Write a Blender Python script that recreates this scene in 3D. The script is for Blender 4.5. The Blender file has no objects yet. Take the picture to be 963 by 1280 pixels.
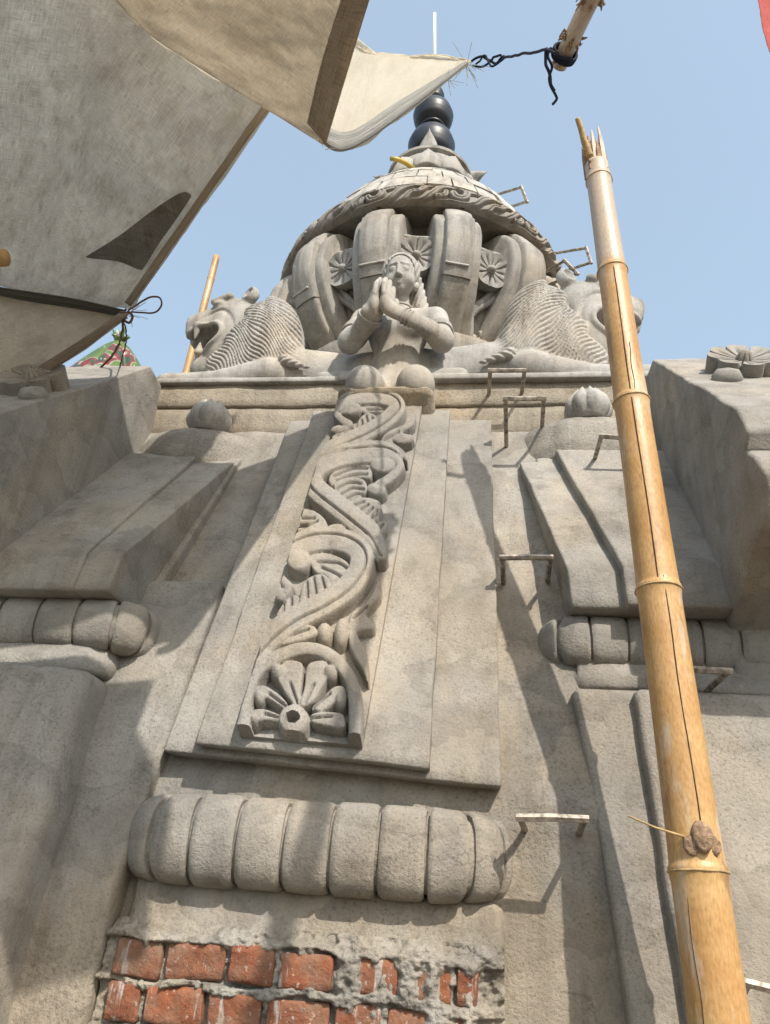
import bpy, bmesh, math, random
import numpy as np
from mathutils import Vector, Matrix

# ------------------------------------------------------------------ scene, camera, light
scene = bpy.context.scene
COL = scene.collection
random.seed(7)
RNG = np.random.default_rng(11)
CZ = 1.6                       # eye height above the ground
F_PX = 962.0                   # focal length in photograph pixels (963 x 1280)
PITCH, ROLL, YAW = math.radians(28.0), math.radians(4.4), math.radians(8.0)
F0 = np.array([-math.sin(YAW), math.cos(YAW), 0.0]); R0 = np.array([math.cos(YAW), math.sin(YAW), 0.0])
Z0 = np.array([0, 0, 1.0])
FW = math.cos(PITCH) * F0 + math.sin(PITCH) * Z0
UP0 = -math.sin(PITCH) * F0 + math.cos(PITCH) * Z0
RT = math.cos(ROLL) * R0 + math.sin(ROLL) * UP0
UP = -math.sin(ROLL) * R0 + math.cos(ROLL) * UP0
cam_d = bpy.data.cameras.new('camera'); cam = bpy.data.objects.new('camera', cam_d); COL.objects.link(cam)
cam_d.sensor_fit = 'VERTICAL'; cam_d.sensor_height = 24.0; cam_d.lens = 24.0 * F_PX / 1280.0
cam_d.clip_start = 0.05; cam_d.clip_end = 3000
M = Matrix.Identity(4)
for i in range(3):
    M[i][0], M[i][1], M[i][2] = RT[i], UP[i], -FW[i]
M[2][3] = CZ
cam.matrix_world = M
scene.camera = cam

SUN = np.array([0.36, -0.60, 0.715]); SUN /= np.linalg.norm(SUN)
world = bpy.data.worlds.new('World'); scene.world = world; world.use_nodes = True
wn = world.node_tree.nodes; wl = world.node_tree.links
sky = wn.new('ShaderNodeTexSky'); sky.sky_type = 'NISHITA'; sky.sun_disc = False
sky.sun_elevation = math.asin(SUN[2]); sky.sun_rotation = math.atan2(SUN[0], SUN[1])
sky.air_density = 1.4; sky.dust_density = 3.0; sky.ozone_density = 1.5; sky.altitude = 0
# humid haze: an even pale veil over the whole clear sky
hz = wn.new('ShaderNodeMix'); hz.data_type = 'RGBA'; hz.blend_type = 'ADD'; hz.inputs[0].default_value = 1.0
hz.inputs[7].default_value = (1.85, 2.26, 2.46, 1)
wl.new(sky.outputs[0], hz.inputs[6]); wl.new(hz.outputs[2], wn['Background'].inputs[0]); wn['Background'].inputs[1].default_value = 0.14
sun_d = bpy.data.lights.new('sun', 'SUN'); sun_d.energy = 5.0; sun_d.angle = math.radians(0.6); sun_d.color = (1.0, 0.935, 0.84)
sun = bpy.data.objects.new('sun', sun_d); COL.objects.link(sun)
sun.rotation_euler = Vector(SUN).to_track_quat('Z', 'Y').to_euler(); sun.location = (3, -6, 9)
scene.view_settings.view_transform = 'Standard'; scene.view_settings.look = 'None'
scene.view_settings.gamma = 1.0; scene.view_settings.use_curve_mapping = False
scene.view_settings.exposure = 0.13

# ------------------------------------------------------------------ pixel <-> place
def ray(px, py):
    d = (px - 481.5) * RT - (py - 640.0) * UP + F_PX * FW
    return d / np.linalg.norm(d)
def onY(px, py, Y):
    d = ray(px, py); t = Y / d[1]
    return np.array([d[0] * t, Y, d[2] * t + CZ])
def onZ(px, py, z):            # z above the eye
    d = ray(px, py); t = z / d[2]
    return np.array([d[0] * t, d[1] * t, z + CZ])
def at(px, py, dist):
    d = ray(px, py); return d * dist + np.array([0, 0, CZ])
def onplane(px, py, p0, n):
    d = ray(px, py); o = np.array([0, 0, CZ]); t = np.dot(np.array(p0) - o, n) / np.dot(d, n)
    return o + d * t
def pix(P):
    q = P - np.array([0, 0, CZ])
    z = q @ FW
    return 481.5 + F_PX * (q @ RT) / z, 640.0 - F_PX * (q @ UP) / z

# ------------------------------------------------------------------ noise
def _hash(ix, iy, iz, seed):
    h = (ix * 374761393 + iy * 668265263 + iz * 2147483647 + seed * 974634777) & 0xffffffff
    h = ((h ^ (h >> 13)) * 1274126177) & 0xffffffff
    return ((h ^ (h >> 16)) & 0xffff) / 32767.5 - 1.0
def vnoise(P, scale, seed=0):
    Q = np.asarray(P, dtype=np.float64) * scale
    I = np.floor(Q).astype(np.int64); Fr = Q - I; Fr = Fr * Fr * (3 - 2 * Fr)
    out = 0
    for a in (0, 1):
        for b in (0, 1):
            for c in (0, 1):
                w = (Fr[:, 0] if a else 1 - Fr[:, 0]) * (Fr[:, 1] if b else 1 - Fr[:, 1]) * (Fr[:, 2] if c else 1 - Fr[:, 2])
                out = out + w * _hash(I[:, 0] + a, I[:, 1] + b, I[:, 2] + c, seed)
    return out
def jitter(V, amp, s1=7.0, s2=32.0):
    V = np.array(V, dtype=float)
    if amp <= 0 or len(V) == 0: return V
    for k in range(3):
        V[:, k] += amp * (vnoise(V + 13.7 * k, s1, k) * 0.9 + 0.45 * vnoise(V + 3.1 * k, s2, k + 5))
    return V

# ------------------------------------------------------------------ materials
def nt(name):
    m = bpy.data.materials.new(name); m.use_nodes = True
    n = m.node_tree.nodes; l = m.node_tree.links
    return m, n, l, n['Principled BSDF']
def noise_node(n, l, vec, scale, detail=5.0, rough=0.6):
    t = n.new('ShaderNodeTexNoise'); t.inputs['Scale'].default_value = scale
    t.inputs['Detail'].default_value = detail; t.inputs['Roughness'].default_value = rough
    l.new(vec, t.inputs['Vector']); return t.outputs['Fac']
def ramp(n, l, fac, stops):
    r = n.new('ShaderNodeValToRGB'); e = r.color_ramp.elements
    while len(e) < len(stops): e.new(0.5)
    for i, (p, c) in enumerate(stops):
        e[i].position = p; e[i].color = (c[0], c[1], c[2], 1) if not np.isscalar(c) else (c, c, c, 1)
    l.new(fac, r.inputs[0]); return r.outputs[0]
def mixc(n, l, mode, fac, a, b):
    m = n.new('ShaderNodeMix'); m.data_type = 'RGBA'; m.blend_type = mode
    for sock, v in ((m.inputs[0], fac), (m.inputs[6], a), (m.inputs[7], b)):
        if hasattr(v, 'is_linked') or isinstance(v, bpy.types.NodeSocket): l.new(v, sock)
        elif np.isscalar(v): sock.default_value = v
        else: sock.default_value = (v[0], v[1], v[2], 1)
    return m.outputs[2]
def pos_node(n, l, scale=(1, 1, 1)):
    g = n.new('ShaderNodeNewGeometry'); mp = n.new('ShaderNodeMapping'); mp.inputs['Scale'].default_value = scale
    l.new(g.outputs['Position'], mp.inputs['Vector']); return mp.outputs[0]
def bump(n, l, h, dist, strength=1.0, normal=None):
    b = n.new('ShaderNodeBump'); b.inputs['Distance'].default_value = dist; b.inputs['Strength'].default_value = strength
    l.new(h, b.inputs['Height'])
    if normal is not None: l.new(normal, b.inputs['Normal'])
    return b.outputs[0]

def concrete(name, dark, light, grain=150.0, gdist=0.006, patch=0.35, pits=0.5, streak=0.25, warm=0.5):
    m, n, l, p = nt(name)
    v = pos_node(n, l)
    big = noise_node(n, l, v, 1.3, 7, 0.62)
    col = mixc(n, l, 'MIX', ramp(n, l, big, [(0.36, 0.0), (0.64, 1.0)]), dark, light)
    # sandy and bluish-grey batches of render
    bt = noise_node(n, l, pos_node(n, l, (1.0, 1.0, 0.8)), 2.1, 5, 0.6)
    col = mixc(n, l, 'MULTIPLY', warm, col, ramp(n, l, bt, [(0.38, (0.90, 0.97, 1.06)), (0.50, (1.0, 1.0, 1.0)), (0.60, (1.12, 0.99, 0.80))]))
    mid = noise_node(n, l, v, 6.5, 9, 0.72)
    col = mixc(n, l, 'MULTIPLY', 0.85, col, ramp(n, l, mid, [(0.28, (0.68, 0.67, 0.66)), (0.46, (0.97, 0.97, 0.97)), (0.66, (1.10, 1.09, 1.08))]))
    # re-plastered patches with definite edges
    pt = noise_node(n, l, pos_node(n, l, (1.0, 1.0, 1.6)), 2.6, 4, 0.5)
    col = mixc(n, l, 'MULTIPLY', patch, col, ramp(n, l, pt, [(0.50, (1, 1, 1)), (0.512, (0.60, 0.59, 0.58)), (0.56, (0.76, 0.75, 0.74)), (0.63, (1, 1, 1))]))
    st = noise_node(n, l, pos_node(n, l, (11, 11, 0.7)), 1.0, 6, 0.68)
    col = mixc(n, l, 'MULTIPLY', streak, col, ramp(n, l, st, [(0.34, (0.42, 0.40, 0.38)), (0.50, (1.0, 1.0, 1.0)), (0.66, (1.18, 1.17, 1.15))]))
    gr = noise_node(n, l, v, grain * 0.62, 4, 0.72)
    gm = ramp(n, l, noise_node(n, l, v, 3.2, 3, 0.5), [(0.35, 0.25), (0.65, 0.85)])
    col = mixc(n, l, 'MULTIPLY', gm, col, ramp(n, l, gr, [(0.30, (0.48, 0.46, 0.43)), (0.47, (0.97, 0.97, 0.97)), (0.72, (1.18, 1.17, 1.16))]))
    pv = n.new('ShaderNodeTexVoronoi'); pv.inputs['Scale'].default_value = grain * 0.30; l.new(v, pv.inputs['Vector'])
    pit = ramp(n, l, pv.outputs['Distance'], [(0.05, 0.0), (0.20, 1.0)])
    pm = noise_node(n, l, v, 5.0, 4, 0.6)
    pmask = ramp(n, l, pm, [(0.46, 0.0), (0.60, pits)])
    col = mixc(n, l, 'MULTIPLY', pmask, col, mixc(n, l, 'MIX', pit, (0.40, 0.38, 0.36), (1, 1, 1)))
    # sparse hairline shrinkage cracks
    wv = n.new('ShaderNodeTexNoise'); wv.inputs['Scale'].default_value = 7.0; wv.inputs['Detail'].default_value = 5.0; l.new(v, wv.inputs['Vector'])
    wa = n.new('ShaderNodeVectorMath'); wa.operation = 'MULTIPLY_ADD'; l.new(wv.outputs['Color'], wa.inputs[0]); wa.inputs[1].default_value = (0.22, 0.22, 0.22); l.new(v, wa.inputs[2])
    ck = n.new('ShaderNodeTexVoronoi'); ck.feature = 'DISTANCE_TO_EDGE'; ck.inputs['Scale'].default_value = 2.3; l.new(wa.outputs[0], ck.inputs['Vector'])
    line = ramp(n, l, ck.outputs['Distance'], [(0.0, 1.0), (0.0045, 0.0)])
    cmask = ramp(n, l, noise_node(n, l, v, 2.4, 2, 0.5), [(0.54, 0.0), (0.62, 0.45)])
    cm = n.new('ShaderNodeMath'); cm.operation = 'MULTIPLY'; l.new(line, cm.inputs[0]); l.new(cmask, cm.inputs[1])
    col = mixc(n, l, 'MIX', cm.outputs[0], col, (0.07, 0.062, 0.054))
    l.new(col, p.inputs['Base Color']); p.inputs['Roughness'].default_value = 0.93
    p.inputs['Specular IOR Level'].default_value = 0.2
    nb = bump(n, l, gr, gdist, 0.9)
    nb = bump(n, l, noise_node(n, l, v, grain * 0.33, 4, 0.6), gdist * 0.9, 0.40, nb)
    nb = bump(n, l, mid, 0.012, 0.45, nb)
    l.new(nb, p.inputs['Normal'])
    return m

def cc(c, k=0.90): return tuple(x * k for x in c)
M_CON = concrete('rough_cement_render', cc((0.274, 0.254, 0.223)), cc((0.393, 0.367, 0.325)), 210, 0.0045, 0.40, 0.6, 0.30, 0.35)
M_WARM = concrete('sandy_cement_render', cc((0.278, 0.254, 0.218)), cc((0.395, 0.364, 0.315)), 190, 0.005, 0.45, 0.7, 0.35, 0.5)
M_SMOOTH = concrete('smooth_cast_cement', cc((0.300, 0.280, 0.250)), cc((0.425, 0.400, 0.360)), 220, 0.0025, 0.35, 0.35, 0.55, 0.4)
M_STATUE = concrete('pale_statue_cement', cc((0.330, 0.312, 0.284)), cc((0.470, 0.448, 0.412)), 240, 0.0018, 0.25, 0.3, 0.55, 0.4)
M_CARVE = concrete('carved_cement', cc((0.258, 0.238, 0.210)), cc((0.370, 0.345, 0.308)), 240, 0.0025, 0.3, 0.4, 0.35, 0.5)
M_MORTAR = concrete('crumbly_mortar', cc((0.240, 0.220, 0.190)), cc((0.420, 0.395, 0.350)), 110, 0.010, 0.5, 0.9, 0.5)
M_SAND = concrete('bright_sandy_render', (0.275, 0.235, 0.182), (0.385, 0.335, 0.265), 170, 0.006, 0.35, 0.6, 0.35, 0.5)
M_PALE = concrete('whitewashed_tile', (0.38, 0.36, 0.325), (0.54, 0.52, 0.48), 160, 0.003, 0.35, 0.4, 0.6, 0.3)

def brick_mat():
    m, n, l, p = nt('fired_red_brick')
    v = pos_node(n, l)
    oi = n.new('ShaderNodeObjectInfo')
    base = ramp(n, l, oi.outputs['Random'], [(0.0, (0.19, 0.062, 0.030)), (0.5, (0.25, 0.082, 0.036)), (1.0, (0.22, 0.085, 0.046))])
    nz = noise_node(n, l, v, 34, 5, 0.65)
    col = mixc(n, l, 'MULTIPLY', 0.8, base, ramp(n, l, nz, [(0.3, (0.5, 0.47, 0.45)), (0.65, (1.15, 1.12, 1.1))]))
    dr = noise_node(n, l, pos_node(n, l, (30, 30, 2.4)), 1.0, 4, 0.6)
    col = mixc(n, l, 'MIX', ramp(n, l, dr, [(0.60, 0.0), (0.66, 0.85)]), col, (0.40, 0.385, 0.36))
    sp = noise_node(n, l, v, 90, 2, 0.5)
    col = mixc(n, l, 'MIX', ramp(n, l, sp, [(0.64, 0.0), (0.70, 0.55)]), col, (0.42, 0.38, 0.33))
    du = noise_node(n, l, v, 13, 6, 0.7)
    col = mixc(n, l, 'MIX', ramp(n, l, du, [(0.42, 0.05), (0.64, 0.60)]), col, (0.20, 0.145, 0.10))
    l.new(col, p.inputs['Base Color']); p.inputs['Roughness'].default_value = 0.95
    l.new(bump(n, l, nz, 0.009, 1.0), p.inputs['Normal'])
    return m
M_BRICK = brick_mat()

def bamboo_mat(name, c1, c2, c3, pale=0.0, zs=(60, 60, 1.6)):
    m, n, l, p = nt(name)
    tc = n.new('ShaderNodeTexCoord'); mp = n.new('ShaderNodeMapping'); mp.inputs['Scale'].default_value = zs
    l.new(tc.outputs['UV'], mp.inputs['Vector'])
    fib = noise_node(n, l, mp.outputs[0], 1.0, 5, 0.6)
    v = pos_node(n, l)
    big = noise_node(n, l, v, 5.0, 4, 0.6)
    col = mixc(n, l, 'MIX', ramp(n, l, big, [(0.35, 0.0), (0.65, 1.0)]), c1, c2)
    col = mixc(n, l, 'MULTIPLY', 0.7, col, ramp(n, l, fib, [(0.3, (0.66, 0.60, 0.50)), (0.6, (1.06, 1.06, 1.06))]))
    sp = noise_node(n, l, pos_node(n, l, (20, 20, 5)), 1.0, 5, 0.65)
    col = mixc(n, l, 'MIX', ramp(n, l, sp, [(0.58, 0.0), (0.66, 0.65)]), col, c3)
    sc = noise_node(n, l, pos_node(n, l, (16, 16, 3.5)), 1.3, 5, 0.65)
    col = mixc(n, l, 'MIX', ramp(n, l, sc, [(0.55, 0.0), (0.66, 0.55)]), col, (0.50, 0.44, 0.36))
    if pale > 0:
        at_ = n.new('ShaderNodeAttribute'); at_.attribute_name = 'weather'
        col = mixc(n, l, 'MIX', at_.outputs['Fac'], col, mixc(n, l, 'MIX', fib, (0.30, 0.24, 0.18), (0.55, 0.49, 0.42)))
    l.new(col, p.inputs['Base Color']); p.inputs['Roughness'].default_value = 0.42
    p.inputs['Specular IOR Level'].default_value = 0.4
    l.new(bump(n, l, fib, 0.0015, 0.6), p.inputs['Normal'])
    return m
M_BAM = bamboo_mat('yellow_bamboo', (0.40, 0.215, 0.075), (0.50, 0.315, 0.135), (0.20, 0.115, 0.06), 1.0)
M_BAMPALE = bamboo_mat('bleached_bamboo', (0.42, 0.33, 0.25), (0.52, 0.44, 0.37), (0.20, 0.13, 0.09))

def plain(name, c, rough=0.8, metal=0.0, nscale=40, var=0.3, bdist=0.002, spec=0.4):
    m, n, l, p = nt(name)
    v = pos_node(n, l); nz = noise_node(n, l, v, nscale, 4, 0.6)
    col = mixc(n, l, 'MULTIPLY', 1.0, c, ramp(n, l, nz, [(0.3, (1 - var,) * 3), (0.7, (1 + var * 0.6,) * 3)]))
    l.new(col, p.inputs['Base Color']); p.inputs['Roughness'].default_value = rough; p.inputs['Metallic'].default_value = metal
    p.inputs['Specular IOR Level'].default_value = spec
    l.new(bump(n, l, nz, bdist, 0.6), p.inputs['Normal'])
    return m
M_STEEL = plain('dull_rusty_steel', (0.36, 0.315, 0.26), 0.55, 0.55, 45, 0.75)
M_POT = plain('black_glazed_pot', (0.022, 0.025, 0.032), 0.42, 0.0, 12, 0.4, 0.001, 0.5)
M_ROPE = plain('navy_rope', (0.012, 0.018, 0.035), 0.9, 0, 200, 0.5, 0.002)
M_CORD = plain('brown_cord', (0.14, 0.07, 0.04), 0.9, 0, 200, 0.5, 0.002)
M_YEL = plain('yellow_plastic_pipe', (0.46, 0.34, 0.06), 0.4, 0, 30, 0.15, 0.0005)
M_WHITE = plain('white_painted_rod', (0.75, 0.75, 0.74), 0.5, 0, 30, 0.1, 0.0005)
M_KNOT = plain('dry_bamboo_knot', (0.30, 0.20, 0.125), 0.95, 0, 120, 0.6, 0.006)
M_TWIG = plain('dry_twig', (0.42, 0.29, 0.14), 0.8, 0, 60, 0.4, 0.002)
M_RED = plain('red_flag_cloth', (0.36, 0.07, 0.06), 0.9, 0, 60, 0.25, 0.002)
M_CRACK = plain('dark_split', (0.06, 0.03, 0.015), 1.0, 0, 60, 0.3, 0.002)
M_LIP = plain('bright_mortar_lip', (0.42, 0.40, 0.365), 0.95, 0, 90, 0.3, 0.003)
M_EARTH = plain('trodden_earth', (0.13, 0.11, 0.085), 1.0, 0, 6, 0.4, 0.02)

def cloth_mat(name, c1, c2, trans, tcol, freq=260.0, contrast=0.5, stain=0.4):
    m, n, l, p = nt(name)
    tc = n.new('ShaderNodeTexCoord')
    def threads(sc):
        mp = n.new('ShaderNodeMapping'); mp.inputs['Scale'].default_value = sc
        l.new(tc.outputs['UV'], mp.inputs['Vector'])
        return noise_node(n, l, mp.outputs[0], 1.0, 4, 0.62)
    a = threads((freq, freq * 0.045, 1)); b = threads((freq * 0.06, freq, 1))
    ma = n.new('ShaderNodeMath'); ma.operation = 'ADD'; l.new(a, ma.inputs[0]); l.new(b, ma.inputs[1])
    hv = n.new('ShaderNodeMath'); hv.operation = 'MULTIPLY'; l.new(ma.outputs[0], hv.inputs[0]); hv.inputs[1].default_value = 0.5
    w = hv.outputs[0]
    mp2 = n.new('ShaderNodeMapping'); mp2.inputs['Scale'].default_value = (3, 3, 1); l.new(tc.outputs['UV'], mp2.inputs['Vector'])
    big = noise_node(n, l, mp2.outputs[0], 1.0, 6, 0.6)
    col = mixc(n, l, 'MIX', ramp(n, l, big, [(0.35, 0.0), (0.65, 1.0)]), c1, c2)
    col = mixc(n, l, 'MULTIPLY', contrast, col, ramp(n, l, w, [(0.38, (0.42, 0.38, 0.33)), (0.50, (0.95, 0.95, 0.95)), (0.62, (1.3, 1.3, 1.3))]))
    mp3 = n.new('ShaderNodeMapping'); mp3.inputs['Scale'].default_value = (9, 7, 1); l.new(tc.outputs['UV'], mp3.inputs['Vector'])
    sm = noise_node(n, l, mp3.outputs[0], 1.0, 5, 0.65)
    col = mixc(n, l, 'MULTIPLY', stain, col, ramp(n, l, sm, [(0.36, (0.5, 0.44, 0.36)), (0.52, (1, 1, 1))]))
    l.new(col, p.inputs['Base Color']); p.inputs['Roughness'].default_value = 1.0; p.inputs['Specular IOR Level'].default_value = 0.1
    nb = bump(n, l, w, 0.004, 0.9); nb = bump(n, l, sm, 0.02, 0.5, nb)
    l.new(nb, p.inputs['Normal'])
    tr = n.new('ShaderNodeBsdfTranslucent'); l.new(mixc(n, l, 'MULTIPLY', 1.0, col, tcol), tr.inputs['Color']); l.new(nb, tr.inputs['Normal'])
    mx = n.new('ShaderNodeMixShader'); mx.inputs[0].default_value = trans
    l.new(p.outputs[0], mx.inputs[1]); l.new(tr.outputs[0], mx.inputs[2])
    l.new(mx.outputs[0], n['Material Output'].inputs['Surface'])
    return m
M_TARP = cloth_mat('coarse_grey_burlap', (0.78, 0.755, 0.715), (0.88, 0.86, 0.82), 0.62, (1.0, 0.97, 0.92), 380, 0.50, 0.25)
M_TARP2 = cloth_mat('tan_burlap', (0.74, 0.70, 0.63), (0.84, 0.80, 0.73), 0.60, (1.0, 0.96, 0.89), 430, 0.45, 0.2)
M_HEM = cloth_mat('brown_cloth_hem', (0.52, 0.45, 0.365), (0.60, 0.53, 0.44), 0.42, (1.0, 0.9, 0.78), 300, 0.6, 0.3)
M_CALICO = cloth_mat('cream_calico', (0.86, 0.82, 0.74), (0.92, 0.89, 0.82), 0.74, (1.0, 0.98, 0.94), 300, 0.12, 0.10)
M_CALHEM = cloth_mat('greyed_calico_hem', (0.52, 0.52, 0.50), (0.70, 0.69, 0.66), 0.45, (1.0, 0.98, 0.95), 200, 0.4, 0.4)
M_PATCH_SHADE = cloth_mat('dark_grey_patch_and_shade_gap', (0.15, 0.145, 0.135), (0.20, 0.19, 0.175), 0.2, (1, 1, 1), 260, 0.5, 0.4)  # patch cloth, reused as painted shade in the tarp gap

# ------------------------------------------------------------------ object helpers
def mesh_obj(name, V, Fc, mat, parent=None, smooth=True, uv=None, attr=None, autosmooth=None):
    me = bpy.data.meshes.new(name)
    me.from_pydata([tuple(map(float, v)) for v in V], [], [tuple(int(i) for i in f) for f in Fc])
    me.materials.append(mat)
    if smooth: me.polygons.foreach_set('use_smooth', [True] * len(me.polygons))
    if uv is not None:
        ul = me.uv_layers.new(name='UVMap')
        li = np.empty(len(me.loops), dtype=np.int32); me.loops.foreach_get('vertex_index', li)
        ul.data.foreach_set('uv', np.asarray(uv, dtype=np.float32)[li].ravel())
    if attr is not None:
        a = me.attributes.new('weather', 'FLOAT', 'POINT'); a.data.foreach_set('value', np.asarray(attr, dtype=np.float32))
    me.update()
    if autosmooth is not None and smooth:
        try: me.set_sharp_from_angle(angle=math.radians(autosmooth))
        except Exception: pass
    o = bpy.data.objects.new(name, me); COL.objects.link(o)
    if parent is not None: o.parent = parent
    return o
def tag(o, label, cat, group=None, kind=None):
    if label: o['label'] = label
    if cat: o['category'] = cat
    if group: o['group'] = group
    if kind: o['kind'] = kind
    return o
def empty(name, loc, label=None, cat=None, group=None):
    o = bpy.data.objects.new(name, None); COL.objects.link(o); o.location = loc; o.empty_display_size = 0.1
    o.parent = None
    if label: tag(o, label, cat, group)
    return o
def adopt(o, parent):          # parent without moving (vertices are in world coordinates)
    o.parent = parent
    o.matrix_parent_inverse = Matrix.Translation(-Vector(parent.location)) if parent.parent is None else Matrix.Identity(4)
    return o
def part(name, V, Fc, mat, parent, **k):
    o = mesh_obj(name, V, Fc, mat, None, **k)
    return adopt(o, parent)

class MB:
    def __init__(s): s.V = []; s.F = []; s.UV = []
    def add(s, V, Fc, uv=None):
        b = len(s.V); s.V.extend([tuple(v) for v in V]); s.F.extend([tuple(i + b for i in f) for f in Fc])
        s.UV.extend([tuple(u) for u in uv] if uv is not None else [(0, 0)] * len(V))

def cr(pts, n=8, closed=False):
    P = [np.array(p, dtype=float) for p in pts]; out = []
    m = len(P)
    for i in range(m if closed else m - 1):
        if closed: a, b, c, d = P[(i - 1) % m], P[i], P[(i + 1) % m], P[(i + 2) % m]
        else: a, b, c, d = P[max(i - 1, 0)], P[i], P[i + 1], P[min(i + 2, m - 1)]
        for k in range(n):
            t = k / n
            out.append(0.5 * ((2 * b) + (-a + c) * t + (2 * a - 5 * b + 4 * c - d) * t * t + (-a + 3 * b - 3 * c + d) * t ** 3))
    if not closed: out.append(P[-1])
    return np.array(out)

def tube(pts, rad, sides=10, caps=True, squash=None):
    P = np.array(pts, dtype=float); n = len(P)
    R = np.full(n, rad) if np.isscalar(rad) else np.array(rad)
    T = np.gradient(P, axis=0); T /= np.linalg.norm(T, axis=1)[:, None] + 1e-12
    up = np.array([0, 0, 1.0]) if abs(T[0][2]) < 0.9 else np.array([1.0, 0, 0])
    A = np.cross(T[0], up); A /= np.linalg.norm(A)
    V = []; UVs = []; ln = 0
    for i in range(n):
        A = A - T[i] * np.dot(A, T[i]); A /= np.linalg.norm(A) + 1e-12
        B = np.cross(T[i], A)
        if i: ln += np.linalg.norm(P[i] - P[i - 1])
        for k in range(sides):
            th = 2 * math.pi * k / sides
            V.append(P[i] + R[i] * (math.cos(th) * A + math.sin(th) * B)); UVs.append((k / sides, ln))
    Fc = []
    for i in range(n - 1):
        for k in range(sides):
            k2 = (k + 1) % sides
            Fc.append((i * sides + k, i * sides + k2, (i + 1) * sides + k2, (i + 1) * sides + k))
    if caps:
        Fc.append(tuple(range(sides - 1, -1, -1))); Fc.append(tuple((n - 1) * sides + k for k in range(sides)))
    return np.array(V), Fc, UVs

def grid_faces(nu, nv, wrap_u=False, flip=False, base=0):
    Fc = []
    for i in range(nu if wrap_u else nu - 1):
        i2 = (i + 1) % nu
        for j in range(nv - 1):
            f = (base + i * nv + j, base + i2 * nv + j, base + i2 * nv + j + 1, base + i * nv + j + 1)
            Fc.append(f[::-1] if flip else f)
    return Fc

def lathe(profile, cx, cy, n=48, a0=0, a1=2 * math.pi):
    full = abs(a1 - a0 - 2 * math.pi) < 1e-6
    m = n if full else n + 1
    V = []
    for i in range(m):
        a = a0 + (a1 - a0) * i / n
        for r, z in profile: V.append((cx + r * math.sin(a), cy - r * math.cos(a), z))
    return np.array(V), grid_faces(m, len(profile), full)

def ring_rect(uL, uR, yF, yB, r, nf=16, ns=8, na=4):
    """rounded rectangle in plan, anticlockwise seen from above, starting front-left"""
    r = min(r, (uR - uL) * 0.45, (yB - yF) * 0.45); pts = []
    def line(a, b, n):
        for k in range(n): pts.append(np.array(a) * (1 - k / n) + np.array(b) * k / n)
    def arc(c, a0):
        for k in range(na):
            a = a0 + (math.pi / 2) * k / na
            pts.append(np.array([c[0] + r * math.cos(a), c[1] + r * math.sin(a)]))
    line((uL + r, yF), (uR - r, yF), nf); arc((uR - r, yF + r), -math.pi / 2)
    line((uR, yF + r), (uR, yB - r), ns); arc((uR - r, yB - r), 0)
    line((uR - r, yB), (uL + r, yB), nf); arc((uL + r, yB - r), math.pi / 2)
    line((uL, yB - r), (uL, yF + r), ns); arc((uL + r, yF + r), math.pi)
    return np.array(pts)

X0 = -0.385                    # plane of symmetry of the tower's face
def stack(rows, r=0.012, step=0.035, jit=0.0035, bev=0.010, mirror=False, ns=8):
    """solid lofted through rows (z above eye, uL, uR, yFront, yBack)"""
    R = [list(map(float, q)) for q in rows]
    if mirror: R = [[q[0], -q[2], -q[1], q[3], q[4]] for q in R]
    full = []
    for i, q in enumerate(R):
        if i == 0: full.append(q)
        else:
            a = R[i - 1]; L = math.dist((a[0], a[3]), (q[0], q[3])); n = max(1, int(L / step))
            for k in range(1, n + 1): full.append([a[j] + (q[j] - a[j]) * k / n for j in range(5)])
    def shrink(q, dz):
        return [q[0] + dz, q[1] + bev, q[2] - bev, q[3] + bev, q[4] - bev]
    h = full[-1][0] - full[0][0]
    def inter(q, q2, d):
        t = min(0.45, d / max(1e-6, math.dist((q[0], q[3]), (q2[0], q2[3]))))
        return [q[j] + (q2[j] - q[j]) * t for j in range(5)]
    if bev > 0:
        full = [shrink(full[0], 0), inter(full[0], full[1], bev)] + full[1:-1] + [inter(full[-1], full[-2], bev), shrink(full[-1], 0)]
    w = max(q[2] - q[1] for q in full); nf = max(4, int(w / step)); V = []
    for q in full:
        ring = ring_rect(q[1], q[2], q[3], q[4], r, nf, ns)
        V.extend([(X0 + p[0], p[1], q[0] + CZ) for p in ring])
    m = len(ring); n = len(full)
    Fc = []
    for i in range(n - 1):
        for k in range(m):
            k2 = (k + 1) % m
            Fc.append((i * m + k, i * m + k2, (i + 1) * m + k2, (i + 1) * m + k))
    Fc.append(tuple(range(m - 1, -1, -1))); Fc.append(tuple((n - 1) * m + k for k in range(m)))
    return jitter(V, jit), Fc

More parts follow.
